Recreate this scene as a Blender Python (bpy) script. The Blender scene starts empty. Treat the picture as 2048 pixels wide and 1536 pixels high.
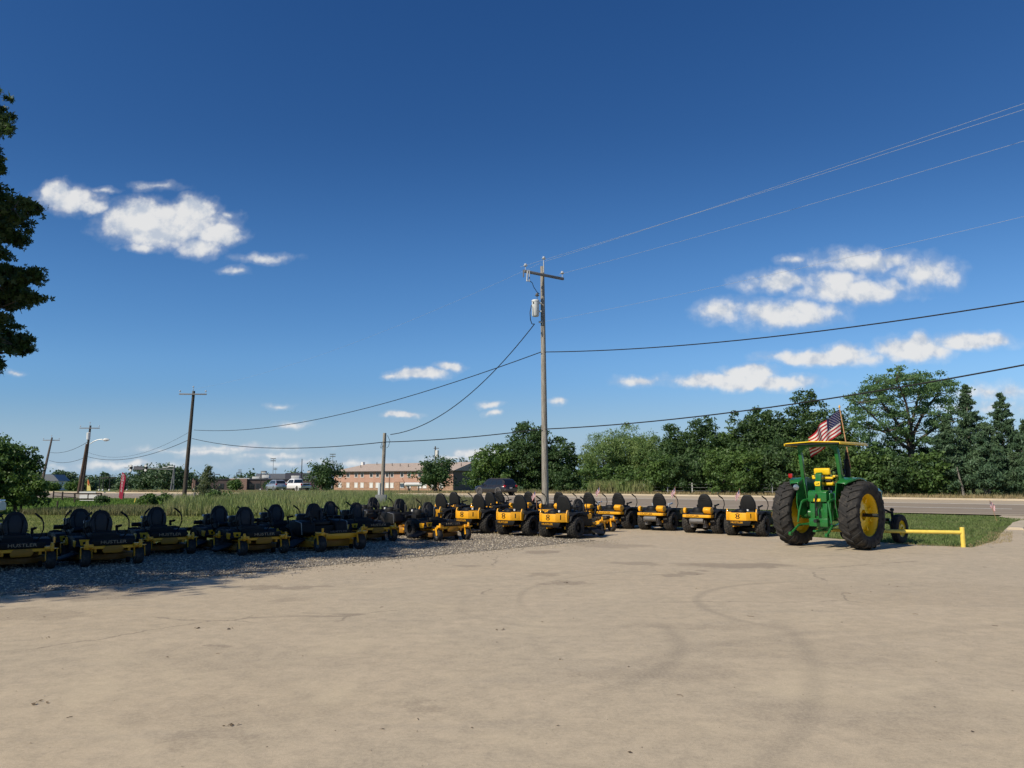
import bpy, bmesh, math, random
import numpy as np
from mathutils import Vector, Matrix, Euler
from mathutils.geometry import tessellate_polygon

R = math.radians
PI = math.pi
SC = bpy.context.scene
COL = SC.collection
rng = np.random.default_rng(11)
random.seed(5)

# ------------------------------------------------------------------ camera
F_PX, CX, CY = 1540.0, 1024.0, 768.0       # focal length and centre of the 2048 x 1536 photograph
PITCH = math.atan(192 / F_PX)
HC = 1.65
cam_d = bpy.data.cameras.new("camera")
cam = bpy.data.objects.new("camera", cam_d)
COL.objects.link(cam)
cam.location = (0, 0, HC)
cam.rotation_euler = (PI / 2 + PITCH, 0, 0)
cam_d.sensor_width = 36
cam_d.lens = 36 * F_PX / 2048
cam_d.clip_start = 0.1
cam_d.clip_end = 6000
SC.camera = cam


def ray(u, v):
    a, b = u - CX, CY - v
    c, s = math.cos(PITCH), math.sin(PITCH)
    return Vector((a, F_PX * c - b * s, F_PX * s + b * c))


def at(u, v, Y):
    d = ray(u, v)
    return Vector((0, 0, HC)) + d * (Y / d.y)


def gh(x, y):
    """height of the terrain: level round the lot, falling gently beyond the road"""
    return -0.009 * max(0.0, y - 85.0)


def gp(u, Y):
    """point of the ground at distance Y in the direction of column u"""
    x = (u - CX) / F_PX * Y
    return Vector((x, Y, gh(x, Y)))


def zat(v, Y):
    return at(CX, v, Y).z


# ------------------------------------------------------------------ nodes and materials
class NT:
    def __init__(self, tree):
        self.t = tree
        tree.nodes.clear()

    def n(self, kind, **kw):
        nd = self.t.nodes.new(kind)
        ins = kw.pop("ins", {})
        for k, v in kw.items():
            setattr(nd, k, v)
        for k, v in ins.items():
            self.set(nd.inputs[k], v)
        return nd

    def set(self, sock, v):
        if isinstance(v, bpy.types.NodeSocket):
            self.t.links.new(v, sock)
        elif isinstance(v, (tuple, list)) and len(v) == 3 and sock.type == "RGBA":
            sock.default_value = (*v, 1)
        else:
            sock.default_value = v

    def math(self, op, a, b=0.0, c=0.0, clamp=False):
        nd = self.n("ShaderNodeMath", operation=op, use_clamp=clamp)
        self.set(nd.inputs[0], a); self.set(nd.inputs[1], b); self.set(nd.inputs[2], c)
        return nd.outputs[0]

    def vmath(self, op, a, b=(0, 0, 0)):
        nd = self.n("ShaderNodeVectorMath", operation=op)
        self.set(nd.inputs[0], a)
        if op == "SCALE":
            self.set(nd.inputs["Scale"], b)
        else:
            self.set(nd.inputs[1], b)
        return nd.outputs[1] if op in ("LENGTH", "DOT_PRODUCT", "DISTANCE") else nd.outputs[0]

    def mix(self, f, a, b, mode="MIX"):
        nd = self.n("ShaderNodeMix", data_type="RGBA", blend_type=mode)
        self.set(nd.inputs[0], f); self.set(nd.inputs[6], a); self.set(nd.inputs[7], b)
        return nd.outputs[2]

    def noise(self, vec, scale, detail=4, rough=0.55, dist=0.0):
        nd = self.n("ShaderNodeTexNoise", ins={"Scale": scale, "Detail": detail, "Roughness": rough, "Distortion": dist})
        if vec is not None:
            self.set(nd.inputs["Vector"], vec)
        return nd.outputs[0]

    def vor(self, vec, scale, feature="F1", out=0):
        nd = self.n("ShaderNodeTexVoronoi", feature=feature, ins={"Scale": scale})
        self.set(nd.inputs["Vector"], vec)
        return nd.outputs[out]

    def ss(self, x, lo, hi, to0=0.0, to1=1.0):
        nd = self.n("ShaderNodeMapRange", interpolation_type="SMOOTHSTEP",
                    ins={"From Min": lo, "From Max": hi, "To Min": to0, "To Max": to1})
        self.set(nd.inputs["Value"], x)
        return nd.outputs[0]

    def lin(self, x, lo, hi, to0=0.0, to1=1.0):
        nd = self.n("ShaderNodeMapRange", ins={"From Min": lo, "From Max": hi, "To Min": to0, "To Max": to1})
        self.set(nd.inputs["Value"], x)
        return nd.outputs[0]

    def blob(self, vec, c, r, rot=0.0):
        """1 at the middle of an ellipse, 0 on its rim, negative outside"""
        d = self.vmath("SUBTRACT", vec, c)
        if rot:
            nd = self.n("ShaderNodeVectorRotate", rotation_type="Z_AXIS", ins={"Angle": -rot})
            self.set(nd.inputs["Vector"], d)
            d = nd.outputs[0]
        d = self.vmath("MULTIPLY", d, r)
        return self.math("SUBTRACT", 1.0, self.vmath("LENGTH", d))


def new_mat(name):
    m = bpy.data.materials.new(name)
    m.use_nodes = True
    return m, NT(m.node_tree)


def finish(nt, col, rough=0.8, metal=0.0, bump=None, bump_d=0.01, bump_s=0.6, spec=0.4, coat=0.0, trans=None, extra=None):
    p = nt.n("ShaderNodeBsdfPrincipled", ins={"Base Color": col, "Roughness": rough, "Metallic": metal,
                                              "Specular IOR Level": spec, "Coat Weight": coat})
    if extra:
        for k, v in extra.items():
            nt.set(p.inputs[k], v)
    if bump is not None:
        b = nt.n("ShaderNodeBump", ins={"Strength": bump_s, "Distance": bump_d, "Height": bump})
        nt.t.links.new(b.outputs[0], p.inputs["Normal"])
    out = nt.n("ShaderNodeOutputMaterial")
    sh = p.outputs[0]
    if trans is not None:
        tr = nt.n("ShaderNodeBsdfTranslucent", ins={"Color": trans[1]})
        mx = nt.n("ShaderNodeMixShader", ins={0: trans[0]})
        nt.t.links.new(sh, mx.inputs[1]); nt.t.links.new(tr.outputs[0], mx.inputs[2])
        sh = mx.outputs[0]
    nt.t.links.new(sh, out.inputs[0])


_mats = {}


def paint(name, col, rough=0.5, metal=0.0, var=0.12, scale=9.0, spec=0.4, coat=0.0, bump=0.0, dust=0.0):
    """plain coloured material with a little uneven wear and road dust"""
    if name in _mats:
        return _mats[name]
    m, nt = new_mat(name)
    co = nt.n("ShaderNodeTexCoord").outputs["Object"]
    a = nt.noise(co, scale, 5, 0.6)
    k = nt.lin(a, 0.25, 0.75, 1 - var, 1 + var)
    c = nt.mix(1.0, col, nt.n("ShaderNodeCombineColor", ins={0: k, 1: k, 2: k}).outputs[0], "MULTIPLY")
    if dust:
        d = nt.ss(nt.noise(co, scale * 0.6, 6, 0.7), 0.45, 0.8, 0.0, dust)
        c = nt.mix(d, c, (0.30, 0.25, 0.19))
    finish(nt, c, nt.lin(a, 0.2, 0.8, max(0.02, rough - 0.07), rough + 0.1), metal, spec=spec, coat=coat,
           bump=nt.noise(co, scale * 9, 3) if bump else None, bump_d=bump or 0.01, bump_s=0.7)
    _mats[name] = m
    return m


# ------------------------------------------------------------------ mesh builder
class MB:
    def __init__(self):
        self.v, self.f, self.mi = [], [], []
        self.k = 0

    def add(self, verts, faces, M=None):
        o = len(self.v)
        self.v += [tuple(M @ Vector(p)) if M else tuple(p) for p in verts]
        self.f += [tuple(i + o for i in f) for f in faces]
        self.mi += [self.k] * len(faces)
        return self

    def box(self, c, s, M=None, rot=None, taper=1.0):
        x, y, z = s[0] / 2, s[1] / 2, s[2] / 2
        t = taper
        p = [(-x, -y, -z), (x, -y, -z), (x, y, -z), (-x, y, -z), (-x * t, -y * t, z), (x * t, -y * t, z), (x * t, y * t, z), (-x * t, y * t, z)]
        T = Matrix.Translation(c)
        if rot:
            T = T @ Euler(rot).to_matrix().to_4x4()
        if M:
            T = M @ T
        return self.add(p, [(0, 3, 2, 1), (4, 5, 6, 7), (0, 1, 5, 4), (1, 2, 6, 5), (2, 3, 7, 6), (3, 0, 4, 7)], T)

    def prism(self, poly, a, b, axis="y", M=None):
        """polygon in the plane across axis, from a to b along it; y: (x,z)  x: (y,z)  z: (x,y)"""
        n = len(poly)
        mk = {"y": lambda p, t: (p[0], t, p[1]), "x": lambda p, t: (t, p[0], p[1]), "z": lambda p, t: (p[0], p[1], t)}[axis]
        v = [mk(p, a) for p in poly] + [mk(p, b) for p in poly]
        f = [tuple(range(n - 1, -1, -1)), tuple(range(n, 2 * n))] + [(i, (i + 1) % n, (i + 1) % n + n, i + n) for i in range(n)]
        return self.add(v, f, M)

    def tube(self, pts, rad, n=8, caps=True, M=None):
        pts = [Vector(p) for p in pts]
        if not isinstance(rad, (list, tuple, np.ndarray)):
            rad = [rad] * len(pts)
        v, f = [], []
        up = None
        for i, p in enumerate(pts):
            d = (pts[min(i + 1, len(pts) - 1)] - pts[max(i - 1, 0)]).normalized()
            if up is None:
                up = Vector((0, 0, 1)) if abs(d.z) < 0.9 else Vector((1, 0, 0))
            s = d.cross(up)
            if s.length < 1e-4:
                s = d.orthogonal()
            s.normalize()
            up = s.cross(d).normalized()
            for k in range(n):
                a = 2 * PI * k / n
                v.append(tuple(p + (s * math.cos(a) + up * math.sin(a)) * rad[i]))
        for i in range(len(pts) - 1):
            for k in range(n):
                a, b = i * n + k, i * n + (k + 1) % n
                f.append((a, b, b + n, a + n))
        if caps:
            f.append(tuple(range(n - 1, -1, -1)))
            f.append(tuple(range((len(pts) - 1) * n, len(pts) * n)))
        return self.add(v, f, M)

    def lathe(self, prof, n=24, axis="y", M=None, closed=False, caps=True):
        """prof: (radius, along) pairs, turned about axis"""
        v, f = [], []
        for (r, t) in prof:
            for k in range(n):
                a = 2 * PI * k / n
                c, s = r * math.cos(a), r * math.sin(a)
                v.append({"y": (c, t, s), "x": (t, c, s), "z": (c, s, t)}[axis])
        m = len(prof)
        for i in range(m if closed else m - 1):
            j = (i + 1) % m
            for k in range(n):
                f.append((i * n + k, i * n + (k + 1) % n, j * n + (k + 1) % n, j * n + k))
        if caps and not closed:
            if prof[0][0] > 1e-4:
                f.append(tuple(range(n - 1, -1, -1)))
            if prof[-1][0] > 1e-4:
                f.append(tuple(range((m - 1) * n, m * n)))
        return self.add(v, f, M)

    def build(self, name, mats, parent=None, smooth=None, bevel=0.0, seg=2, loc=None):
        me = bpy.data.meshes.new(name)
        me.from_pydata(self.v, [], self.f)
        if not isinstance(mats, (list, tuple)):
            mats = [mats]
        for m in mats:
            me.materials.append(m)
        if len(mats) > 1:
            me.polygons.foreach_set("material_index", np.array(self.mi, dtype=np.int32))
        bm = bmesh.new()
        bm.from_mesh(me)
        bmesh.ops.recalc_face_normals(bm, faces=bm.faces)
        if bevel:
            es = [e for e in bm.edges if len(e.link_faces) == 2 and e.calc_face_angle(0) > 0.5]
            bmesh.ops.bevel(bm, geom=es, offset=bevel, segments=seg, affect="EDGES", clamp_overlap=True, profile=0.5)
        bm.to_mesh(me)
        bm.free()
        me.update()
        if smooth is None:
            smooth = 35
        if smooth:
            me.shade_smooth()
            try:
                me.set_sharp_from_angle(angle=R(smooth))
            except Exception:
                pass
        return link(name, me, parent, loc)


def link(name, me, parent=None, loc=None):
    o = bpy.data.objects.new(name, me)
    COL.objects.link(o)
    if parent is not None:
        o.parent = parent
    if loc is not None:
        o.location = loc
    return o


def np_mesh(name, verts, nper, mats, faces=None, midx=None):
    """mesh of many separate little faces with nper corners each"""
    me = bpy.data.meshes.new(name)
    verts = np.asarray(verts, dtype=np.float32).reshape(-1, 3)
    nv = len(verts)
    idx = np.arange(nv, dtype=np.int32) if faces is None else np.asarray(faces, dtype=np.int32).ravel()
    nf = len(idx) // nper
    me.vertices.add(nv)
    me.vertices.foreach_set("co", verts.ravel())
    me.loops.add(len(idx))
    me.loops.foreach_set("vertex_index", idx)
    me.polygons.add(nf)
    me.polygons.foreach_set("loop_start", np.arange(0, nf * nper, nper, dtype=np.int32))
    for m in (mats if isinstance(mats, (list, tuple)) else [mats]):
        me.materials.append(m)
    if midx is not None:
        me.polygons.foreach_set("material_index", np.asarray(midx, dtype=np.int32))
    me.update(calc_edges=True)
    me.validate()
    return me


def tag(o, label=None, cat=None, group=None, kind=None):
    if label: o["label"] = label
    if cat: o["category"] = cat
    if group: o["group"] = group
    if kind: o["kind"] = kind
    return o


def empty(name, loc=(0, 0, 0), rz=0.0):
    o = bpy.data.objects.new(name, None)
    COL.objects.link(o)
    o.location = loc
    o.rotation_euler = (0, 0, rz)
    o.empty_display_size = 0.3
    return o


KIDS = {}


def copy_tree(o, parent=None):
    c = o.copy()
    COL.objects.link(c)
    c.parent = parent
    for ch in [x for x in KIDS.get(o.name) or o.children]:
        copy_tree(ch, c)
    return c


def text_mesh(s, size, extrude=0.002):
    cu = bpy.data.curves.new("lettering", "FONT")
    cu.body = s
    cu.size = size
    cu.extrude = extrude
    cu.align_x = "CENTER"
    cu.align_y = "CENTER"
    cu.resolution_u = 2
    ob = bpy.data.objects.new("lettering", cu)
    COL.objects.link(ob)
    dg = bpy.context.evaluated_depsgraph_get()
    me = bpy.data.meshes.new_from_object(ob.evaluated_get(dg))
    me = me.copy()
    bpy.data.objects.remove(ob)
    return me


def lettering(s, size, mat, M, parent, bold=1.0, width=None, name="lettering"):
    me = text_mesh(s, size, 0.003)
    me.materials.clear()
    me.materials.append(mat)
    if width:
        xs = [v.co.x for v in me.vertices]
        k = width / (max(xs) - min(xs))
        for v in me.vertices:
            v.co.x *= k
    me.transform(M)
    me.name = name
    return link(name, me, parent)


FRONT = Matrix(((0, 0, 1, 0), (1, 0, 0, 0), (0, 1, 0, 0), (0, 0, 0, 1)))     # writing that faces +x
REAR = Matrix(((0, 0, -1, 0), (-1, 0, 0, 0), (0, 1, 0, 0), (0, 0, 0, 1)))    # writing that faces -x
T = Matrix.Translation
# ------------------------------------------------------------------ sun, sky, clouds
SUN_AZ = R(232)          # clockwise from +Y
SUN_EL = R(40)
sun_vec = Vector((math.sin(SUN_AZ) * math.cos(SUN_EL), math.cos(SUN_AZ) * math.cos(SUN_EL), math.sin(SUN_EL)))
sd = bpy.data.lights.new("sun", "SUN")
sd.energy = 4.8
sd.angle = R(0.5)
sd.color = (1.0, 0.915, 0.77)
so = bpy.data.objects.new("sun", sd)
COL.objects.link(so)
so.rotation_euler = (-sun_vec).to_track_quat("-Z", "Y").to_euler()
so.location = sun_vec * 50

w = bpy.data.worlds.new("World")
SC.world = w
w.use_nodes = True
nt = NT(w.node_tree)
sky = nt.n("ShaderNodeTexSky", sky_type="NISHITA", sun_disc=False, sun_elevation=SUN_EL, sun_rotation=SUN_AZ,
           air_density=0.9, dust_density=0.0, ozone_density=1.5, altitude=800)
dirv = nt.n("ShaderNodeTexCoord").outputs["Generated"]
sep = nt.n("ShaderNodeSeparateXYZ", ins={0: dirv})
yy = nt.math("MAXIMUM", sep.outputs[1], 0.02)
gx = nt.math("DIVIDE", sep.outputs[0], yy)
gz = nt.math("DIVIDE", sep.outputs[2], yy)
pv = nt.n("ShaderNodeCombineXYZ", ins={0: gx, 1: gz, 2: 0.0}).outputs[0]

CLOUDS = [  # bearing and height of each puff, its half width and half height, thickness
    (135, 400, 62, 32, 1.0), (112, 385, 34, 26, .9), (180, 415, 36, 15, .8),
    (330, 452, 135, 46, 1.1), (275, 440, 75, 42, 1.0), (385, 425, 50, 36, 1.0), (430, 468, 64, 26, .9), (400, 492, 46, 22, .75), (285, 491, 44, 11, .5),
    (530, 517, 50, 10, .42), (474, 543, 26, 8, .4), (310, 372, 40, 9, .32), (215, 382, 20, 6, .28), (455, 432, 20, 8, .35),
    (1445, 622, 52, 26, .7), (1575, 626, 112, 30, .75), (1562, 564, 82, 22, .62), (1700, 580, 125, 30, .75), (1680, 560, 60, 26, .7),
    (1715, 524, 110, 26, .6), (1850, 547, 72, 34, .58), (1585, 519, 24, 11, .4), (1790, 522, 50, 22, .55),
    (1480, 764, 160, 17, 1.0), (1500, 748, 60, 20, 1.1), (1420, 760, 60, 14, .8), (1640, 716, 120, 17, .9), (1690, 707, 54, 19, 1.0),
    (1830, 697, 84, 27, 1.05), (1945, 683, 96, 19, .9), (1840, 684, 40, 20, 1.0),
    (1280, 764, 46, 11, .6), (840, 746, 62, 13, .95), (900, 733, 34, 11, .7), (790, 749, 22, 7, .5), (805, 828, 40, 7, .8),
    (985, 809, 22, 8, .6), (986, 827, 14, 6, .5), (1120, 799, 16, 7, .5), (560, 812, 22, 5, .3), (36, 742, 16, 6, .4),
    (470, 898, 120, 8, .42), (420, 905, 60, 8, .45), (545, 912, 70, 6, .4), (585, 852, 36, 7, .4), (950, 907, 60, 10, .75), (900, 915, 60, 7, .5),
    (1990, 785, 120, 16, .35), (1960, 815, 120, 14, .3), (690, 925, 90, 8, .3), (250, 930, 160, 8, .35), (340, 900, 60, 5, .3), (600, 925, 100, 6, .3),
]


warp = nt.n("ShaderNodeTexNoise", ins={"Scale": 26.0, "Detail": 3.0, "Roughness": 0.6})
nt.set(warp.inputs["Vector"], pv)
qv = nt.n("ShaderNodeVectorMath", operation="MULTIPLY_ADD")
nt.set(qv.inputs[0], warp.outputs[1]); nt.set(qv.inputs[1], (0.035, 0.020, 0.0)); 
nt.set(qv.inputs[2], nt.vmath("ADD", pv, (-0.0175, -0.010, 0)))
qv = qv.outputs[0]
acc = None
for (u, v, ru, rv, k) in CLOUDS:
    d = ray(u, v)
    kx, kz = F_PX / ru / 1.10, F_PX / rv / 1.10
    nd = nt.n("ShaderNodeVectorMath", operation="MULTIPLY_ADD")
    nt.set(nd.inputs[0], qv); nt.set(nd.inputs[1], (kx, kz, 0)); nt.set(nd.inputs[2], (-d.x / d.y * kx, -d.z / d.y * kz, 0))
    b = nt.math("MULTIPLY_ADD", nt.vmath("LENGTH", nd.outputs[0]), -k, k)
    acc = b if acc is None else nt.math("MAXIMUM", acc, b)
f0 = nt.noise(pv, 30.0, 7, 0.56)
f1 = nt.noise(nt.vmath("ADD", pv, (-0.005, 0.011, 0)), 30.0, 4, 0.5)
d0 = nt.math("MULTIPLY_ADD", f0, 0.95, nt.math("SUBTRACT", acc, 0.45))
alpha = nt.math("MAXIMUM", nt.ss(d0, -0.06, 0.50), nt.ss(d0, -0.22, 0.14, 0.0, 0.18))
lit = nt.ss(nt.math("ADD", nt.math("SUBTRACT", f0, f1), nt.math("MULTIPLY", d0, 0.10)), -0.13, 0.13)
ccol = nt.mix(lit, (0.66, 0.73, 0.84), (1.0, 1.0, 0.995))
SKY_K = 0.085
sc = nt.n("ShaderNodeSeparateColor", ins={0: nt.vmath("SCALE", sky.outputs[0], SKY_K)})
cr = nt.math("MULTIPLY", nt.math("POWER", sc.outputs[0], 1.45), 1.0)
cg = nt.math("MULTIPLY", nt.math("POWER", sc.outputs[1], 1.147), 0.948)
cb = nt.math("MULTIPLY", nt.math("POWER", sc.outputs[2], 0.956), 1.07)
deep = nt.n("ShaderNodeCombineColor", ins={0: cr, 1: cg, 2: cb}).outputs[0]
bump = nt.math("MULTIPLY", nt.ss(gz, 0.50, 0.24), nt.ss(gz, 0.07, 0.17))
deep = nt.mix(bump, deep, nt.mix(1.0, deep, (1.30, 1.25, 1.19), "MULTIPLY"))
hz = nt.ss(gz, 0.13, 0.0, 0.0, 1.0)
deep = nt.mix(hz, deep, (0.335, 0.475, 0.615))
final = nt.mix(nt.math("MULTIPLY", alpha, 0.95), deep, nt.vmath("SCALE", ccol, 0.80))
final = nt.vmath("SCALE", final, 1 / SKY_K)
bg = nt.n("ShaderNodeBackground", ins={"Color": final, "Strength": SKY_K})
nt.t.links.new(bg.outputs[0], nt.n("ShaderNodeOutputWorld").inputs[0])

SC.view_settings.view_transform = "Standard"
SC.view_settings.look = "None"
SC.view_settings.exposure = 0.0
SC.view_settings.gamma = 1.0
SC.render.film_transparent = False
SC.cycles.max_bounces = 6
SC.cycles.transparent_max_bounces = 8
SC.cycles.use_adaptive_sampling = True
SC.cycles.adaptive_threshold = 0.02
SC.cycles.use_denoising = True
# ------------------------------------------------------------------ the ground sheets
def sheet(name, poly, z, mat, cell=None):
    """flat polygon, or one cut into a grid that follows the terrain when cell is given"""
    tri = tessellate_polygon([[Vector((x, y, 0)) for x, y in poly]])
    bm = bmesh.new()
    vs = [bm.verts.new((x, y, z)) for x, y in poly]
    for t in tri:
        bm.faces.new([vs[i] for i in t])
    bmesh.ops.recalc_face_normals(bm, faces=bm.faces)
    if bm.faces and sum(f.normal.z for f in bm.faces) < 0:
        bmesh.ops.reverse_faces(bm, faces=bm.faces)
    me = bpy.data.meshes.new(name)
    bm.to_mesh(me); bm.free()
    me.materials.append(mat)
    return tag(link(name, me), kind="structure")


def strip(name, left, right, z, mat, t0=0.0, t1=1.0, kind="structure", n_across=4):
    """band between two polylines of the same length, draped on the terrain"""
    L, Rr = np.array(left, float), np.array(right, float)
    sub_l, sub_r = [], []
    for i in range(len(L) - 1):
        k = max(2, int(np.linalg.norm(L[i + 1] - L[i]) / 6))
        for j in range(k):
            sub_l.append(L[i] + (L[i + 1] - L[i]) * j / k); sub_r.append(Rr[i] + (Rr[i + 1] - Rr[i]) * j / k)
    sub_l.append(L[-1]); sub_r.append(Rr[-1])
    v, f = [], []
    for a, b in zip(sub_l, sub_r):
        for j in range(n_across + 1):
            p = a + (b - a) * (t0 + (t1 - t0) * j / n_across)
            v.append((p[0], p[1], gh(p[0], p[1]) + z))
    m = n_across + 1
    for i in range(len(sub_l) - 1):
        for j in range(n_across):
            f.append((i * m + j, (i + 1) * m + j, (i + 1) * m + j + 1, i * m + j + 1))
    mb = MB(); mb.add(v, f)
    o = mb.build(name, mat, smooth=0)
    if sum(p.normal.z for p in o.data.polygons) < 0:
        o.data.flip_normals()
    return tag(o, kind=kind)


# --- materials of the ground
def mat_terrain():
    m, nt = new_mat("field_soil")
    co = nt.n("ShaderNodeTexCoord").outputs["Object"]
    a = nt.noise(co, 0.09, 6, 0.6); b = nt.noise(co, 1.3, 6, 0.7); c = nt.noise(co, 22, 4, 0.7)
    g = nt.mix(nt.ss(a, 0.35, 0.65), (0.090, 0.125, 0.034), (0.135, 0.150, 0.050))
    g = nt.mix(nt.ss(b, 0.5, 0.75), g, (0.19, 0.17, 0.08))
    g = nt.mix(nt.ss(c, 0.35, 0.75, 0, 0.5), g, (0.05, 0.075, 0.02))
    finish(nt, g, 0.95, bump=c, bump_d=0.008, bump_s=0.35, spec=0.1)
    return m


def mat_concrete():
    m, nt = new_mat("worn_concrete")
    co = nt.n("ShaderNodeTexCoord").outputs["Object"]
    big = nt.noise(co, 0.16, 5, 0.55, 0.4)
    mid = nt.noise(co, 0.75, 7, 0.65, 0.6)
    fine = nt.noise(co, 34, 5, 0.75)
    vfine = nt.noise(co, 160, 3, 0.7)
    streak_v = nt.n("ShaderNodeMapping", ins={"Scale": (0.35, 2.2, 1), "Rotation": (0, 0, R(-38))})
    nt.set(streak_v.inputs[0], co)
    streak = nt.noise(streak_v.outputs[0], 1.0, 6, 0.7, 0.5)
    c = nt.mix(nt.ss(big, 0.36, 0.62), (0.465, 0.378, 0.268), (0.42, 0.352, 0.262))
    c = nt.mix(nt.ss(mid, 0.42, 0.72, 0, 0.75), c, (0.50, 0.41, 0.30))
    c = nt.mix(nt.ss(streak, 0.52, 0.72, 0, 0.4), c, (0.32, 0.275, 0.22))
    mott = nt.noise(co, 5.5, 6, 0.72, 0.4)
    c = nt.mix(nt.ss(mott, 0.34, 0.66, 0.0, 0.8), nt.mix(1.0, c, (0.80, 0.80, 0.80), "MULTIPLY"), nt.mix(1.0, c, (1.08, 1.07, 1.05), "MULTIPLY"))
    strk = nt.n("ShaderNodeMapping", ins={"Scale": (1.2, 7.5, 1), "Rotation": (0, 0, R(4))})
    nt.set(strk.inputs[0], co)
    c = nt.mix(nt.ss(nt.noise(strk.outputs[0], 1.0, 6, 0.7, 0.6), 0.55, 0.72, 0, 0.38), c, (0.285, 0.24, 0.185))
    # worn patches where the sand shows
    wear = nt.ss(nt.math("ADD", nt.noise(co, 0.5, 7, 0.72, 0.8), nt.math("MULTIPLY", vfine, 0.25)), 0.64, 0.80, 0, 0.5)
    c = nt.mix(wear, c, (0.55, 0.455, 0.315))
    # oily, damp and rubbed patches with a shape of their own
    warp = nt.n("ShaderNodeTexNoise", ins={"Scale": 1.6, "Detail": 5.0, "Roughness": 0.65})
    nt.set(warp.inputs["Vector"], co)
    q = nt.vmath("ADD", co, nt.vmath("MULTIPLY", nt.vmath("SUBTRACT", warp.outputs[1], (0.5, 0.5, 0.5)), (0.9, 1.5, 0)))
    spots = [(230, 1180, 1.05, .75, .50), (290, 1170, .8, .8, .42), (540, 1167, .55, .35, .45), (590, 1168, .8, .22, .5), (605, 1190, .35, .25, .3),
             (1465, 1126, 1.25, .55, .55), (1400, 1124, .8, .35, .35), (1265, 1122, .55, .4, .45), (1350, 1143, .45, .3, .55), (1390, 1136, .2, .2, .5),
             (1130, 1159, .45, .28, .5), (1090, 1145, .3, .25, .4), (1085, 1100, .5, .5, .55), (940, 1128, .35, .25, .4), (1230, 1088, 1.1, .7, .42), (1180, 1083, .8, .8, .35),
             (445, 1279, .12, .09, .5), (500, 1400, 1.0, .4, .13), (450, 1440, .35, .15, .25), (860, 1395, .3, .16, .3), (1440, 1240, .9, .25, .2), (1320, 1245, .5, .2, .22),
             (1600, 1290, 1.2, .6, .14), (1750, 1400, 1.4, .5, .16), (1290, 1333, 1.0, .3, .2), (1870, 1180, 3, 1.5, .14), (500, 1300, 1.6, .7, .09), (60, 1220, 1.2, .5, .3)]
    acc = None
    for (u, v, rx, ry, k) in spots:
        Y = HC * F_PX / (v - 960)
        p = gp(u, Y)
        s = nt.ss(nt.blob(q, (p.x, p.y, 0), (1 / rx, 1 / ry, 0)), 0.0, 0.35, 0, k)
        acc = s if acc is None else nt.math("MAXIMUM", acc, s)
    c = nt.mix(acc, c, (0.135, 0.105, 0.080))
    # tyre marks: parts of rings, broken up
    arcs = [(5.0, 10.4, 2.5, .11, .42, 2.9, 11.3, 2.9), (-6.0, 10.0, 9.15, .17, .34, 2.5, 6.6, 3.4), (-1.45, 8.65, 3.2, .17, .40, 1.6, 7.6, 2.0), (3.75, 11.0, 3.65, .09, .30, .7, 12.6, 3.0), (.9, 10.5, 1.6, .12, .18, .2, 9.2, 1.8),
            (-5.5, 3.0, 5.0, .2, .14, -1.5, 6.2, 2.2), (0.2, 20.5, 12.6, .16, .20, 5.0, 9.0, 3.0), (6.0, 2.0, 7.2, .16, .26, 2.2, 8.0, 2.2), (-3.0, 20.0, 8.0, .12, .18, -4.0, 12.0, 2.4), (12.0, 6.0, 4.5, .15, .18, 9.5, 9.6, 2.6)]
    for i, (x, y, r, wd, k, mx, my, mr) in enumerate(arcs):
        d = nt.vmath("LENGTH", nt.vmath("MULTIPLY", nt.vmath("SUBTRACT", co, (x, y, 0)), (1, 1, 0)))
        d = nt.math("ABSOLUTE", nt.math("SUBTRACT", d, r))
        e = nt.math("MULTIPLY", nt.ss(d, 0.0, wd, 1.0, 0.0), nt.ss(nt.blob(co, (mx, my, 0), (1 / mr, 1 / mr, 0)), 0.0, 0.45))
        tread = nt.lin(mott, 0.3, 0.7, 0.45, 1.0)
        c = nt.mix(nt.math("MULTIPLY", e, nt.math("MULTIPLY", tread, k)), c, (0.11, 0.095, 0.08))
    # hairline cracks and saw-cut joints
    qc = nt.vmath("ADD", co, nt.vmath("MULTIPLY", nt.vmath("SUBTRACT", warp.outputs[1], (0.5, 0.5, 0.5)), (0.5, 0.5, 0)))
    crack = nt.ss(nt.vor(qc, 0.16, "DISTANCE_TO_EDGE"), 0.0012, 0.004, 1, 0)
    crack = nt.math("MULTIPLY", crack, nt.ss(nt.noise(co, 0.4, 2), 0.5, 0.58, 0, 0.65))
    c = nt.mix(crack, c, (0.14, 0.115, 0.09))
    # small dark specks and pale chips, broom grain
    sp = nt.ss(nt.vor(co, 2.3), 0.02, 0.045, 1, 0)
    c = nt.mix(nt.math("MULTIPLY", sp, nt.ss(nt.noise(co, 0.9, 2), 0.5, 0.6, 0, 0.6)), c, (0.09, 0.075, 0.06))
    c = nt.mix(nt.ss(fine, 0.35, 0.7, 0.0, 0.42), c, (0.60, 0.50, 0.36))
    c = nt.mix(nt.ss(vfine, 0.48, 0.68, 0.0, 0.62), c, (0.20, 0.165, 0.12))
    c = nt.mix(1.0, c, (1.11, 1.105, 1.075), "MULTIPLY")
    h = nt.math("ADD", nt.math("MULTIPLY", fine, 0.7), nt.math("MULTIPLY", vfine, 0.5))
    finish(nt, c, nt.lin(big, 0.3, 0.7, 0.72, 0.86), bump=h, bump_d=0.005, bump_s=0.4, spec=0.3)
    return m


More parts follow.
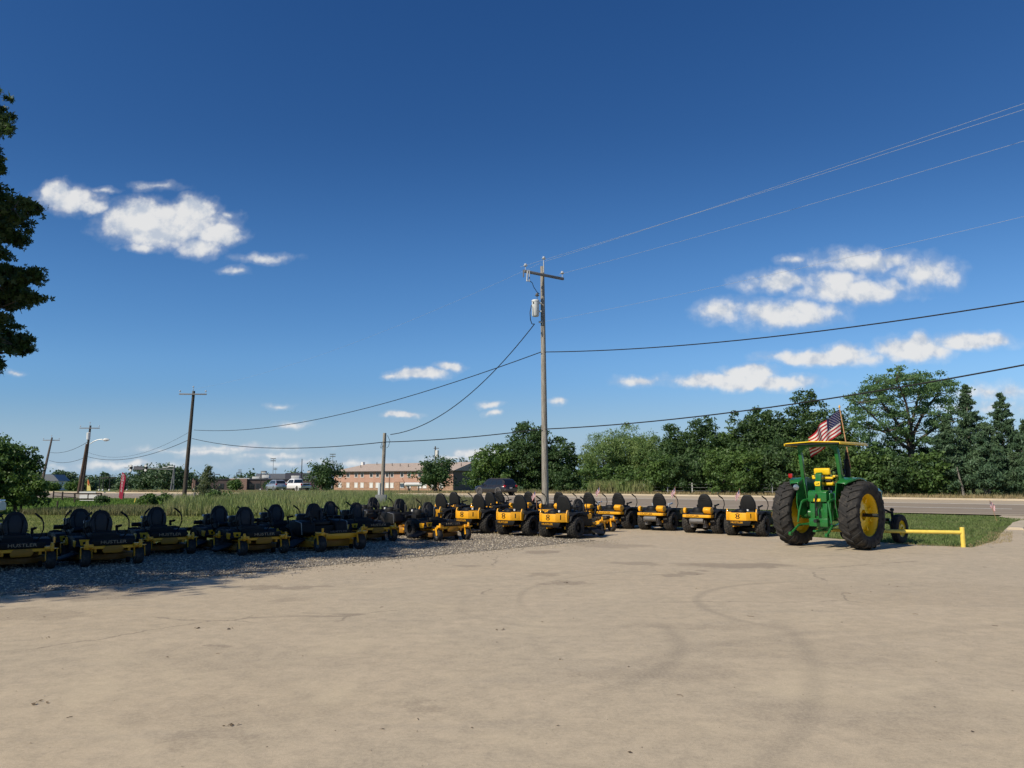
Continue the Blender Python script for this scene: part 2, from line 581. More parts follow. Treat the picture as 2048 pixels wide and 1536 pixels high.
def mat_gravel():
    m, nt = new_mat("pale_gravel")
    co = nt.n("ShaderNodeTexCoord").outputs["Object"]
    a = nt.vor(co, 26.0, "F1", 1)
    d = nt.vor(co, 26.0)
    s = nt.n("ShaderNodeSeparateColor", ins={0: a})
    c = nt.mix(s.outputs[0], (0.17, 0.145, 0.115), (0.42, 0.37, 0.31))
    c = nt.mix(nt.ss(d, 0.35, 0.7, 0, 0.6), c, (0.10, 0.085, 0.065))
    c = nt.mix(nt.ss(nt.noise(co, 0.6, 5), 0.5, 0.72, 0, 0.55), c, (0.20, 0.15, 0.10))
    finish(nt, c, 0.9, bump=nt.math("SUBTRACT", 1.0, d), bump_d=0.02, bump_s=1.0, spec=0.2)
    return m


def mat_road(name, c0, c1, c2):
    m, nt = new_mat(name)
    co = nt.n("ShaderNodeTexCoord").outputs["Object"]
    mp = nt.n("ShaderNodeMapping", ins={"Rotation": (0, 0, R(37.7)), "Scale": (0.04, 0.55, 1)})
    nt.set(mp.inputs[0], co)
    lane = nt.noise(mp.outputs[0], 1.0, 5, 0.6)
    c = nt.mix(nt.ss(lane, 0.38, 0.62), c0, c1)
    c = nt.mix(nt.ss(nt.noise(co, 0.5, 6, 0.7), 0.45, 0.75, 0, 0.5), c, c2)
    c = nt.mix(nt.ss(nt.noise(co, 30, 3), 0.4, 0.7, 0, 0.3), c, c2)
    finish(nt, c, 0.85, bump=nt.noise(co, 60, 2), bump_d=0.002, bump_s=0.3, spec=0.3)
    return m


M_CONC = mat_concrete()
M_PALECONC = mat_road("kerb_concrete", (0.50, 0.42, 0.30), (0.55, 0.465, 0.34), (0.38, 0.32, 0.235))
M_ASPH = mat_road("weathered_asphalt", (0.262, 0.212, 0.155), (0.330, 0.270, 0.200), (0.22, 0.18, 0.135))
M_LANE = mat_road("tan_road_concrete", (0.430, 0.352, 0.250), (0.475, 0.392, 0.285), (0.36, 0.295, 0.21))
M_LINE = paint("road_line_paint", (0.66, 0.63, 0.55), 0.7, var=0.25, scale=3)
M_LINEY = paint("yellow_road_line_paint", (0.62, 0.50, 0.20), 0.7, var=0.25, scale=3)

# terrain: one sheet out to the horizon, with a row of vertices where the slope begins
ys = sorted(set([-400, -150, -60, -25, -10, 0, 10, 20, 30, 40, 50, 60, 70, 78, 85, 92, 100, 115, 130, 150, 180, 220, 280, 360, 500, 800, 1400, 2500, 4000]))
xs = [-4000, -2200, -1200, -700, -400, -250, -160, -100, -60, -30, -15, 0, 15, 30, 60, 100, 160, 250, 400, 700, 1200, 2200, 4000]
v = [(x, y, gh(x, y) - 0.04 if y < 500 else gh(0, 500) - 0.04) for y in ys for x in xs]
nx = len(xs)
f = [(j * nx + i, j * nx + i + 1, (j + 1) * nx + i + 1, (j + 1) * nx + i) for j in range(len(ys) - 1) for i in range(nx - 1)]
mb = MB(); mb.add(v, f)
tag(mb.build("ground", mat_terrain(), smooth=0), kind="structure")

LOT = [(-31, -13), (-7.5, 11.3), (2.2, 21.5), (-1.6, 25.0), (-3.0, 27.0), (-2.6, 31.0), (0.4, 32.4), (4.3, 29.4), (6.5, 26.5), (7.9, 24.4), (10.2, 20.3), (11.35, 19.35),
       (13.2, 21.4), (15.6, 24.9), (18.2, 28.6), (20.6, 31.2), (22.2, 35.6), (23.4, 37.2), (60, 8.6), (60, -13)]
sheet("concrete_lot", LOT, 0.0, M_CONC)
GRAVEL = [(-45, -27), (-7.9 - 20, 11.3 - 23.2), (-7.45, 11.2), (2.2, 21.5), (1.2, 22.6), (-1.6, 25.0), (-3.0, 27.0), (-5.0, 23.4), (-7.9, 19.4), (-11.8, 15.6), (-34, -7)]
GRAVEL = [(-31.2, -13.3), (-7.5, 11.2), (2.3, 21.45), (1.2, 22.7), (-1.5, 25.1), (-2.9, 27.1), (-4.6, 23.8), (-7.9, 19.6), (-11.8, 15.8), (-38, -9)]
sheet("gravel_strip", GRAVEL, 0.006, mat_gravel())

NEAR = [(71, 0), (23.6, 36.5), (6.7, 48.5), (-6, 57), (-18, 63.5), (-33, 69.5), (-48, 74), (-75, 82), (-130, 98), (-240, 130)]
FAR = [(88, 25.7), (39.7, 62.6), (11.9, 84.7), (-5, 91), (-25, 97), (-52, 112), (-80, 132), (-110, 160), (-170, 210), (-280, 300)]
strip("road_far_lanes", NEAR, FAR, 0.010, M_LANE, 0.60, 1.0)
strip("road", NEAR, FAR, 0.012, M_ASPH, 0.0, 0.602)
strip("gutter_strip", NEAR, FAR, 0.020, M_PALECONC, 0.0, 0.020, n_across=1)
strip("centre_line_marking", NEAR, FAR, 0.018, M_LINE, 0.600, 0.622, n_across=1)
# broken lane line
mb = MB()
Ln, Fn = np.array(NEAR, float), np.array(FAR, float)
for i in range(1, len(Ln) - 2):
    n_d = max(1, int(np.linalg.norm(Ln[i + 1] - Ln[i]) / 12))
    for j in range(n_d):
        a0, a1 = j / n_d, (j + 0.42) / n_d
        q = []
        for a in (a0, a1):
            pl, pr = Ln[i] + (Ln[i + 1] - Ln[i]) * a, Fn[i] + (Fn[i + 1] - Fn[i]) * a
            for t in (0.292, 0.309):
                p = pl + (pr - pl) * t
                q.append((p[0], p[1], gh(p[0], p[1]) + 0.018))
        mb.add(q, [(0, 1, 3, 2)])
o = mb.build("lane_line_marking", M_LINE, smooth=0)
if sum(p.normal.z for p in o.data.polygons) < 0:
    o.data.flip_normals()
tag(o, kind="structure")


def kerb(name, line, h, wd, side, z0=0.0):
    mb = MB()
    L = np.array(line, float)
    pts = []
    for i in range(len(L) - 1):
        k = max(2, int(np.linalg.norm(L[i + 1] - L[i]) / 6))
        pts += [L[i] + (L[i + 1] - L[i]) * j / k for j in range(k)]
    pts.append(L[-1])
    v, f = [], []
    for i, p in enumerate(pts):
        d = pts[min(i + 1, len(pts) - 1)] - pts[max(0, i - 1)]
        n = np.array([-d[1], d[0]]) / np.linalg.norm(d) * side
        q = p + n * wd
        z = gh(p[0], p[1]) + z0
        v += [(p[0], p[1], z - 0.1), (p[0], p[1], z + h), (q[0], q[1], z + h), (q[0], q[1], z - 0.1)]
    for i in range(len(pts) - 1):
        for j in range(3):
            f.append((i * 4 + j, (i + 1) * 4 + j, (i + 1) * 4 + j + 1, i * 4 + j + 1))
    mb.add(v, f)
    return tag(mb.build(name, M_PALECONC, smooth=0), kind="structure")


kerb("far_kerb", FAR, 0.15, 0.45, -1)
# rounded kerb end where the drive turns in
kp = [(17.0, 26.0), (17.9, 27.2), (19.0, 28.5), (20.2, 29.6), (21.6, 30.4), (23.4, 31.0), (26, 31.6)]
mb = MB()
n = len(kp)
ring = []
for i, (x, y) in enumerate(kp):
    a, b = Vector(kp[max(0, i - 1)]), Vector(kp[min(n - 1, i + 1)])
    d = (b - a).normalized(); q = Vector((-d.y, d.x))
    h = .17 if 0 < i else .08
    for (t, z) in ((-.05, -.05), (.0, h * .8), (.10, h), (.40, h), (.55, -.05)):
        ring.append((x + q.x * t, y + q.y * t, z))
fs = [(i * 5 + j, (i + 1) * 5 + j, (i + 1) * 5 + j + 1, i * 5 + j + 1) for i in range(n - 1) for j in range(4)]
fs += [(0, 1, 2, 3, 4), tuple(range(n * 5 - 1, n * 5 - 6, -1))]
mb.add(ring, fs)
tag(mb.build("drive_kerb", M_PALECONC, smooth=40), kind="structure")
# ------------------------------------------------------------------ zero-turn mowers
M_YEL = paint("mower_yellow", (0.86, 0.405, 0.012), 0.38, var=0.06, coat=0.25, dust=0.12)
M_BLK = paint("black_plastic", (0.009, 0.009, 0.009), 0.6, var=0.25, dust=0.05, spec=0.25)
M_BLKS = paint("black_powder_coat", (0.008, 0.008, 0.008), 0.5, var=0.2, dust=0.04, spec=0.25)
M_DECK = paint("soiled_shaded_deck_yellow", (0.21, 0.092, 0.008), 0.6, var=0.3, scale=5, dust=0.2)  # dirty mower yellow, with the shade on the decks darkened into the colour
M_GUARD = paint("soiled_shaded_guard_yellow", (0.36, 0.160, 0.009), 0.5, var=0.15, scale=5, dust=0.15)  # same yellow, dulled for dirt and for shade painted into it
M_TYRE = paint("tyre_rubber", (0.022, 0.021, 0.020), 0.85, var=0.25, scale=14, bump=0.004, dust=0.25)
M_VINYL = paint("seat_vinyl", (0.014, 0.014, 0.014), 0.55, var=0.15, scale=20, spec=0.3)
M_VINYLG = paint("grey_seat_vinyl", (0.034, 0.034, 0.034), 0.55, var=0.12, scale=20, spec=0.35)
M_STEEL = paint("dull_steel", (0.30, 0.29, 0.28), 0.42, 0.85, var=0.2)
M_GREY = paint("grey_casting", (0.16, 0.155, 0.15), 0.6, 0.3, var=0.2)
M_WHITE = paint("white_label", (0.78, 0.77, 0.74), 0.6)
M_FOIL = paint("clear_wrap_film", (0.42, 0.45, 0.48), 0.25, var=0.2, spec=0.6)
M_LETT = paint("tan_letters", (0.36, 0.28, 0.18), 0.6)
M_GOLD = paint("gold_letters", (0.62, 0.40, 0.10), 0.5)


def tyre_mb(Rd, w, rim, lugs=0, lug=0.008, style="turf"):
    mb = MB()
    h = w / 2
    prof = [(rim, -h * .72), (rim + (Rd - rim) * .45, -h), (Rd - .03 * (Rd / .3), -h * .93), (Rd - .006, -h * .66), (Rd, -h * .3), (Rd, h * .3), (Rd - .006, h * .66),
            (Rd - .03 * (Rd / .3), h * .93), (rim + (Rd - rim) * .45, h), (rim, h * .72)]
    mb.lathe(prof, 28, "y", caps=False)
    if lugs:
        for k in range(lugs):
            for j, yy in enumerate((-.62, -.2, .2, .62)):
                a = 2 * PI * (k + 0.5 * (j % 2)) / lugs
                r = Rd + lug * .4 - (0.012 if abs(yy) > .5 else 0)
                Mx = Matrix.Rotation(-a, 4, "Y") @ T((r, yy * h, 0))
                mb.box((0, 0, 0), (lug * 2, h * .34, 2 * PI * Rd / lugs * .55), Mx, rot=(0.35 * (1 if yy > 0 else -1), 0, 0))
    return mb


def rim_mb(rim, w, hub=0.05):
    mb = MB()
    h = w / 2
    for s in (-1, 1):
        mb.lathe([(rim + .004, s * h * .72), (rim - .012, s * h * .74), (rim - .02, s * h * .35), (hub * 1.3, s * h * .30), (hub, s * h * .62), (0.0, s * h * .62)], 20, "y", caps=False)
    return mb


def backrest_outline(notch=False):
    half = [(0.0, .20), (.06, .225), (.16, .245), (.26, .24), (.36, .205), (.45, .155), (.50, .10), (.515, .04)]
    if notch:
        r = [(-p[1], p[0]) for p in half] + [(p[1], p[0]) for p in half[::-1]]
        return r + [(.055, 0.0), (.045, .10), (0.0, .135), (-.045, .10), (-.055, 0.0)]
    return [(-p[1], p[0]) for p in half] + [(p[1], p[0]) for p in half[::-1]]


def scale_poly(poly, c, k):
    return [(c[0] + (p[0] - c[0]) * k, c[1] + (p[1] - c[1]) * k) for p in poly]


def make_seat(root, z, back_h, kind, film=False):
    cu = MB()
    q = [(-.24, -.19), (-.20, -.235), (.10, -.25), (.22, -.22), (.26, -.12), (.26, .12), (.22, .22), (.10, .25), (-.20, .235), (-.24, .19)]
    cu.prism(q, 0, .085, "z", T((-.12, 0, z)) @ Euler((0, -.06, 0)).to_matrix().to_4x4())
    cu.prism(scale_poly(q, (0.02, 0), .72), .08, .115, "z", T((-.12, 0, z)) @ Euler((0, -.06, 0)).to_matrix().to_4x4())
    seat = cu.build("seat", M_VINYL, root, bevel=.028, seg=3)
    k = back_h / .515
    Mb = T((-.30, 0, z + .06)) @ Euler((0, -.20, 0)).to_matrix().to_4x4() @ Matrix.Diagonal((1, min(k, 1.02), k, 1))
    b = MB()
    out = backrest_outline(kind == "com")
    b.prism(out, -.05, .035, "x", Mb)
    back = b.build("backrest", M_VINYL, seat, bevel=.03, seg=3)
    # padded panel facing the driver, with the two side bolsters standing proud
    if kind != "com":
        p = MB()
        p.prism([(-.10, .05), (.10, .05), (.13, .22), (.10, .37), (.05, .43), (-.05, .43), (-.10, .37), (-.13, .22)], .035, .056, "x", Mb)
        p.build("cushion_panel", M_VINYLG, back, bevel=.018, seg=2)
    for s in (-1, 1):
        p = MB()
        p.prism([(s * .12, .03), (s * .19, .04), (s * .225, .16), (s * .215, .25), (s * .155, .33), (s * .14, .2)], .03, .085, "x", Mb)
        p.build("side_bolster", M_VINYLG, back, bevel=.018, seg=2)
    if kind in ("hyd",):          # piping stitched over the back shell
        s = MB()
        for zz in (.30, .36):
            s.tube([Mb @ Vector((-.056, y, zz + .03 * math.cos(y * 9))) for y in np.linspace(-.17, .17, 9)], .007, 6)
        s.build("back_stitching", M_BLKS, back)
    for s in (-1, 1):
        a = MB()
        a.box((-.10, s * .30, z + .20), (.30, .055, .045), rot=(0, -.12, 0))
        a.box((-.235, s * .285, z + .15), (.05, .05, .13), rot=(0, -.3, 0))
        a.build("armrest", M_FOIL if film else M_BLK, seat, bevel=.015)
    return seat


def make_lever(root, s, z, wid=1.0):
    pts = [(.20, s * .30 * wid, z - .12), (.235, s * .375 * wid, z), (.25, s * .41 * wid, z + .12), (.235, s * .405 * wid, z + .24), (.20, s * .375 * wid, z + .32), (.12, s * .27 * wid, z + .42)]
    lv = MB().tube(pts, .013, 8).build("control_lever", M_BLKS, root)
    MB().tube([pts[4], (.16, s * .325 * wid, z + .37), pts[5]], [.020, .021, .019], 8).build("grip", M_BLK, lv)


def wheels(root, Rr, wr, rr, tr, xr, Rc, wc, xc, yc, lugs):
    for s in (-1, 1):
        t = tyre_mb(Rr, wr, rr, lugs, .011).build("rear_wheel", M_TYRE, root, loc=(xr, s * tr, Rr))
        rim_mb(rr, wr, .055).build("rim", M_BLKS, t)
    for s in (-1, 1):
        t = tyre_mb(Rc, wc, Rc * .5).build("caster_wheel", M_TYRE, root, loc=(xc, s * yc, Rc))
        rim_mb(Rc * .5, wc, .03).build("rim", M_GREY, t)
        f = MB()
        for q in (-1, 1):
            f.box((.06, q * (wc / 2 + .018), Rc * .62), (.07, .012, Rc * 1.35), rot=(0, -.28, 0))
        f.box((.10, 0, Rc * 1.28), (.11, wc + .06, .016))
        f.tube([(.10, 0, Rc * 1.26), (.10, 0, Rc * 1.95)], .026, 10)
        f.build("caster_fork", M_YEL if root.get("front_yellow") else M_BLKS, t, bevel=.004, seg=1)


def emblem(parent, M):
    """a ring broken on both sides round a letter H, with a bar below"""
    mb = MB()
    for a0, a1 in ((R(25), R(155)), (R(205), R(335))):
        n = 10
        inn = [(math.cos(a0 + (a1 - a0) * i / n) * .062, math.sin(a0 + (a1 - a0) * i / n) * .062) for i in range(n + 1)]
        out = [(math.cos(a0 + (a1 - a0) * i / n) * .080, math.sin(a0 + (a1 - a0) * i / n) * .080) for i in range(n, -1, -1)]
        mb.prism(inn + out, 0, .004, "z", M)
    for x in (-.030, .030):
        mb.prism([(x - .015, -.036), (x + .015, -.036), (x + .015, .036), (x - .015, .036)], 0, .004, "z", M)
    mb.prism([(-.021, -.008), (.021, -.008), (.021, .010), (-.021, .010)], 0, .004, "z", M)
    mb.build("emblem", M_BLKS, parent, smooth=0)


def deck(root, z0, z1, x0, x1, w, mat, chute=True):
    d = MB()
    xm = (x0 + x1) / 2
    q = [(x0, -w * .75), (x0 + .12, -w), (xm + .05, -w), (x1 - .06, -w * .78), (x1, -w * .4), (x1 + .05, 0), (x1, w * .4), (x1 - .06, w * .78), (xm + .05, w), (x0 + .12, w), (x0, w * .75)]
    d.prism(q, z0, z1, "z")
    for yy in (-w * .55, 0, w * .55):
        d.lathe([(0.0, z1 + .05), (.07, z1 + .05), (.09, z1 + .02), (.09, z1 - .01)], 14, "z", T((xm + (.06 if yy == 0 else 0), yy, 0)))
    dk = d.build("deck", mat, root, bevel=.02, seg=2)
    if chute:
        c = MB()
        c.prism([(-w + .03, z1 + .03), (-w - .27, z0 + .03), (-w - .28, z0 + .0), (-w + .0, z1 - .03)], xm - .26, xm + .22, "x")
        c.box((xm - .02, -w + .02, z1 + .02), (.5, .05, .05))
        c.build("discharge_chute", M_BLK, root, bevel=.012)
    for s in (-1, 1):
        MB().lathe([(.055, -.03), (.055, .03)], 12, "y", T((x1 + .02, s * w * .62, z0 - .02))).build("anti_scalp_roller", M_BLK, dk)
    return dk


def body_pods(root, kind, zb):
    for s in (-1, 1):
        b = MB()
        if kind == "com":
            b.prism([(-.55, .36), (-.50, zb + .10), (-.10, zb + .14), (.22, zb + .10), (.30, .40), (.12, .30), (-.2, .34)], s * .27, s * .60, "y")
            fd = b.build("fuel_tank", M_BLK, root, bevel=.04, seg=3)
            t = MB().tube([(.24, s * .605, .36), (.20, s * .61, zb + .08), (-.1, s * .61, zb + .12)], .012, 6)
            t.build("tank_strap", M_STEEL, fd)
        else:
            b.prism([(-.86, .47), (-.80, zb - .02), (-.55, zb + .05), (-.10, zb + .07), (.16, zb + .05), (.30, zb - .08), (.40, .36), (.30, .31), (-.05, .33), (-.22, .44), (-.45, zb + .02), (-.70, zb - .04)], s * .26, s * .55, "y")
            fd = b.build("fender", M_BLK, root, bevel=.035, seg=3)
            if s > 0:
                continue
            n = MB()          # the shield shaped badge on the right flank and its front facing twin
            n.prism([(.10, zb - .13), (.27, zb - .13), (.31, zb + .0), (.05, zb + .0)], s * .545, s * .558, "y")
            n.build("side_badge", M_YEL, fd, bevel=.004, seg=1)
            n = MB()
            n.prism([(s * .35, zb - .12), (s * .46, zb - .12), (s * .50, zb + .02), (s * .32, zb + .02)], .335, .352, "x")
            bd = n.build("badge", M_YEL, fd, bevel=.004, seg=1)
            MB().box((.356, s * .41, zb - .045), (.006, .045, .05)).build("badge_mark", M_BLKS, bd, smooth=0)


def engine(root, x, kind):
    e = MB()
    e.box((x, 0, .50), (.42, .46, .30))
    e.lathe([(0.0, .80), (.15, .80), (.19, .77), (.20, .68), (.20, .62)], 18, "z", T((x, 0, 0)))
    e.lathe([(.05, -.12), (.05, .12)], 10, "y", T((x - .08, -.28, .60)))
    for k in range(5):
        e.box((x - .02, .25, .42 + .05 * k), (.34, .10, .018))
    en = e.build("engine", M_BLKS, root, bevel=.015)
    c = MB().lathe([(.03, 0), (.032, .05), (0.0, .055)], 10, "z", T((x - .05, -.19, .74)))
    c.build("filler_cap", M_WHITE, en)
    mf = MB().lathe([(.0, -.22), (.065, -.22), (.075, -.18), (.075, .18), (.065, .22), (.0, .22)], 12, "y", T((x - .20, 0, .40)))
    mf.build("muffler", M_GREY, en)


def make_mower(kind):
    root = empty("riding_mower")
    root["front_yellow"] = 2 if kind == "com" else 1
    big = kind in ("xd", "hyd")
    if kind == "rap":
        wheels(root, .275, .27, .125, .43, -.50, .165, .15, .86, .47, 22); zb, zs, bh = .46, .50, .47
        root_deck = (.09, .20, -.22, .56, .56)
    elif kind == "com":
        wheels(root, .29, .30, .14, .46, -.52, .185, .17, .98, .52, 22); zb, zs, bh = .55, .55, .47
        root_deck = (.09, .25, -.12, .72, .70)
    else:
        wheels(root, .305, .31, .15, .46, -.50, .185, .17, .92, .50, 24); zb, zs, bh = .66, .66, .50
        root_deck = (.10, .24, -.18, .66, .64)
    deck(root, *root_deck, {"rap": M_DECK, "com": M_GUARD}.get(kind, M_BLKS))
    body_pods(root, kind, zb)
    make_seat(root, zs, bh, kind, film=False)
    for s in (-1, 1):
        make_lever(root, s, zs + .08)
    # chassis
    f = MB()
    for s in (-1, 1):
        f.box((.05, s * .30, .30), (1.60 if not big else 1.7, .05, .075))
    f.box((.86, 0, .355), (.07, 1.0, .06))
    f.build("frame", M_YEL, root, bevel=.006, seg=1)
    c = MB()
    c.box((-.20, 0, .44), (.80, .52, .22))
    c.prism([(.20, .34), (.78, .30), (.86, .40), (.86, .43), (.76, .335), (.20, .375)], -.36, .36, "y")
    c.build("floor_pan", M_BLK, root, bevel=.01)
    engine(root, -.86, kind)
    # front end
    if kind in ("rap", "xd", "hyd"):
        p = MB()
        p.prism([(-.36, .505), (.36, .505), (.39, .46), (.33, .395), (-.33, .395), (-.39, .46)], .885, .91, "x")
        fp = p.build("front_panel", M_BLK, root, bevel=.006)
        lettering("HUSTLER", .085, M_LETT if kind == "rap" else M_GOLD, T((.914, 0, .452)) @ FRONT, fp, width=.46)
        y = MB()
        y.prism([(-.13, .385), (.15, .385), (.19, .31), (.14, .245), (-.17, .245), (-.19, .30)], .892, .915, "x")
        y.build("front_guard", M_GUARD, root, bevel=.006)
        for s in (-1, 1):
            b = MB().box((.90, s * .43, .385), (.12, .15, .075)).lathe([(0, .33), (.034, .33), (.034, .45), (.02, .47), (0, .47)], 10, "z", T((.97, s * .47, 0)))
            b.build("caster_bracket", M_YEL, root, bevel=.008)
    else:
        y = MB()
        y.prism([(-.62, .40), (.62, .40), (.60, .31), (.2, .28), (-.2, .28), (-.60, .31)], .90, .94, "x")
        y.box((1.02, .55, .42), (.30, .10, .07)).box((1.02, -.55, .42), (.30, .10, .07))
        y.box((.60, .0, .285), (.5, .50, .05))
        fp = y.build("front_frame", M_YEL, root, bevel=.01)
        b = MB().prism([(-.36, .47), (.36, .47), (.32, .41), (-.32, .41)], .88, .90, "x")
        b2 = b.build("front_panel", M_BLK, root)
        lettering("HUSTLER", .06, M_GREY, T((.904, 0, .44)) @ FRONT, b2, width=.44)
        for s in (-1, 1):
            h = MB().box((.66, s * .36, .20), (.06, .28, .24)).box((.78, s * .52, .21), (.22, .12, .06))
            h.build("deck_hanger", M_YEL, root, bevel=.008)
    # rear end
    if kind == "xd":
        b = MB()
        for s in (-1, 1):
            b.prism([(-1.16, s * .23), (-1.14, s * .215), (-.90, s * .44), (-.925, s * .455)], .47, .715, "z")
            b.prism([(-.95, .69), (-.90, .80), (-.84, .80), (-.78, .52), (-.86, .45), (-.95, .47)], s * .425, s * .455, "y")
        b.box((-1.15, 0, .585), (.025, .45, .225))
        bp = b.build("rear_bumper", M_YEL, root, bevel=.006)
        emblem(bp, T((-1.164, .03, .60)) @ REAR)
        d = MB().box((-1.042, -.332, .60), (.004, .085, .12), rot=(0, 0, R(-45.6)))
        d = MB()
        d.prism([(-1.062 - .012, -.312 - .004), (-1.062 - .009, -.312 - .008), (-1.009, -.366), (-1.012, -.362)], .54, .67, "z")
        d.build("warning_label", M_BLKS, bp, smooth=0)
        l = MB()
        l.prism([(-.36, .455), (.36, .455), (.30, .33), (-.30, .33)], -1.15, -1.12, "x")
        l.box((-1.0, 0, .36), (.25, .5, .05))
        lo = l.build("lower_bumper", M_BLK, root, bevel=.008)
        lettering("HUSTLER", .075, M_YEL, T((-1.155, .06, .415)) @ REAR, lo, width=.36)
        for s in (-1, 1):
            t = MB().prism([(.28, .37), (.62, .35), (.66, .39), (.60, .42), (.28, .43)], s * .36, s * .52, "y")
            t.build("foot_step", M_YEL, root, bevel=.01)
    elif kind == "hyd":
        b = MB()
        b.prism([(-1.10, -.40), (-1.06, -.46), (-.80, -.47), (-.80, -.43), (-1.03, -.42), (-1.05, -.38), (-1.05, .38), (-1.03, .42), (-.80, .43), (-.80, .47), (-1.06, .46), (-1.10, .40)], .50, .585, "z")
        bp = b.build("rear_bumper", M_YEL, root, bevel=.01)
        lettering("HUSTLER", .07, M_BLKS, T((-1.104, .12, .542)) @ REAR, bp, width=.42)
        y = MB()
        y.prism([(-1.02, .62), (-1.08, .74), (-1.0, .82), (-.80, .80), (-.74, .70), (-.86, .60)], -.44, -.20, "y")
        y.build("engine_shroud", M_YEL, root, bevel=.02, seg=1)
        y = MB()
        y.prism([(-1.02, .62), (-1.06, .74), (-1.0, .80), (-.86, .78), (-.86, .62)], .36, .45, "y")
        y.build("engine_shroud", M_YEL, root, bevel=.02, seg=1)
        l = MB().box((-.95, 0, .36), (.20, .5, .10)).box((-.8, .2, .25), (.3, .1, .12)).box((-.8, -.2, .25), (.3, .1, .12))
        l.build("hydraulic_drive", M_GREY, root, bevel=.01)
        q = MB().prism([(.42, .36), (.88, .42), (.95, .62), (.90, .66), (.42, .62)], -.60, .60, "y")
        q.build("leg_shield", M_BLK, root, bevel=.03)
    else:
        b = MB().tube([(-.80, -.36, .40), (-1.08, -.34, .42), (-1.13, -.28, .44), (-1.13, .28, .44), (-1.08, .34, .42), (-.80, .36, .40)], .022, 8)
        b.build("rear_bumper", M_BLKS, root)
    del root["front_yellow"]
    return root


HF, HR = R(-51.0), R(54.5)      # the two ways the rows face
GF = "zero-turn mowers parked round the lot edge"
ROW = [  # kind, x, y, heading, label
    ("rap", -9.56, 15.1, HF, "shaded black and yellow mower at the far left end of the front row"),
    ("rap", -10.75, 15.75, HF - R(2), "shaded mower cut off by the left frame edge, only its seat showing"),
    ("rap", -9.33, 17.0, HF + R(1), "shaded mower with its left lever tucked behind the second front row mower"),
    ("rap", -8.32, 15.95, HF, "shaded mower second from the left in the front row, yellow guard under its nameplate"),
    ("rap", -8.11, 18.0, HF - R(1), "shaded mower standing alone in front of grass with both levers against the lawn"),
    ("rap", -7.0, 19.0, HF + R(2), "shaded mower half hidden at the left of the wide gravel front mower, black chute raised"),
    ("rap", -6.07, 18.1, HF, "shaded mower parked nose out directly left of the big deck mower"),
    ("rap", -5.92, 20.0, HF, "mower behind the front row with a sunlit yellow badge below its left lever"),
    ("com", -4.68, 19.1, HF + R(3), "large shaded mower with wide yellow front deck and notched seat back"),
    ("rap", -5.2, 23.0, HF, "mower of which only the grey seat shows behind the large wide deck mower"),
    ("rap", -4.14, 21.6, HF, "half shaded mower with two front casters right of the large wide deck mower"),
    ("com", -4.47, 26.2, HF + R(4), "mower with a black notched seat just in front of the short grey pole"),
    ("com", -3.25, 24.0, HF + R(3), "sunlit mower with notched seat and silver strapped tank, between two badge mowers"),
    ("rap", -2.18, 22.1, HF, "sunlit mower nose out on pale gravel, black discharge chute spread at its side"),
    ("xd", -2.13, 25.9, HR, "rear facing mower hidden behind the sunlit gravel mower, only seat and one lever visible"),
    ("xd", -1.96, 29.5, HR, "farther mower whose round black seat back peeks right of a lone lever"),
    ("xd", -0.84, 24.9, HR, "mower with yellow rear bumper and emblem, leftmost of the bumper mowers fully seen"),
    ("xd", -0.60, 29.0, HR, "mower behind the leftmost yellow bumper mower showing a plain round seat back"),
    ("hyd", -0.30, 31.0, HR, "mower with stitched seat back standing below the dark utility vehicle on the road"),
    ("xd", 0.45, 23.9, HR, "mower with yellow rear bumper and emblem, middle of the three left of the pole foot"),
    ("hyd", 0.85, 30.1, HR, "mower with stitched seat just left of the tall wooden pole"),
    ("xd", 1.71, 22.9, HR, "nearest mower with yellow rear bumper and emblem, in front of the tall wooden pole"),
    ("hyd", 1.95, 29.0, HR, "mower with stitched seat partly behind the foot of the tall wooden pole"),
    ("rap", 2.39, 25.7, HF - R(10), "mower facing the other way behind the nearest yellow bumper mower"),
    ("hyd", 2.95, 28.1, HR, "mower with its armrest wrapped in film, first of the low yellow bar mowers"),
    ("hyd", 3.9, 27.3, HR - R(1), "mower with faceted yellow shroud, standing alone right of the other-way mower"),
    ("hyd", 5.13, 26.35, HR, "mower with both armrests wrapped in clear film and a small flag at its lever"),
    ("hyd", 6.3, 24.9, HR, "mower with low yellow rear bar, second to the left of the green tractor"),
    ("xd", 7.3, 23.7, HR - R(1), "yellow bumper mower parked right beside the green tractor's left rear wheel"),
]
protos = {}
mower_objs = []
for kind, x, y, h, lab in ROW:
    if kind not in protos:
        protos[kind] = o = make_mower(kind)
        for q in [o] + list(o.children_recursive):
            KIDS[q.name] = list(q.children)
    else:
        o = copy_tree(protos[kind])
    o.location = (x, y, 0.004)
    o.rotation_euler = (0, 0, h)
    tag(o, lab, "riding mower", GF)
    mower_objs.append((o, lab))
# armrests still wrapped in film on two of the mowers
bpy.context.view_layer.update()
for o, lab in mower_objs:
    if "film" in lab:
        for q in o.children_recursive:
            if q.name.startswith("armrest"):
                q.data = q.data.copy()
                q.data.materials[0] = M_FOIL
# ------------------------------------------------------------------ the green tractor
M_JG = paint("tractor_green", (0.014, 0.130, 0.025), 0.28, var=0.07, coat=0.35, dust=0.06)
M_JY = paint("tractor_yellow", (0.80, 0.52, 0.012), 0.35, var=0.05, coat=0.3, dust=0.04)
M_JK = paint("dark_underside", (0.010, 0.013, 0.011), 0.6, var=0.2)
M_CHROME = paint("bright_metal", (0.60, 0.60, 0.60), 0.2, 0.95, var=0.05)
M_REDL = paint("red_lens", (0.35, 0.012, 0.010), 0.25, spec=0.6)
M_OLDW = paint("staff_wood", (0.50, 0.27, 0.13), 0.6, var=0.15)


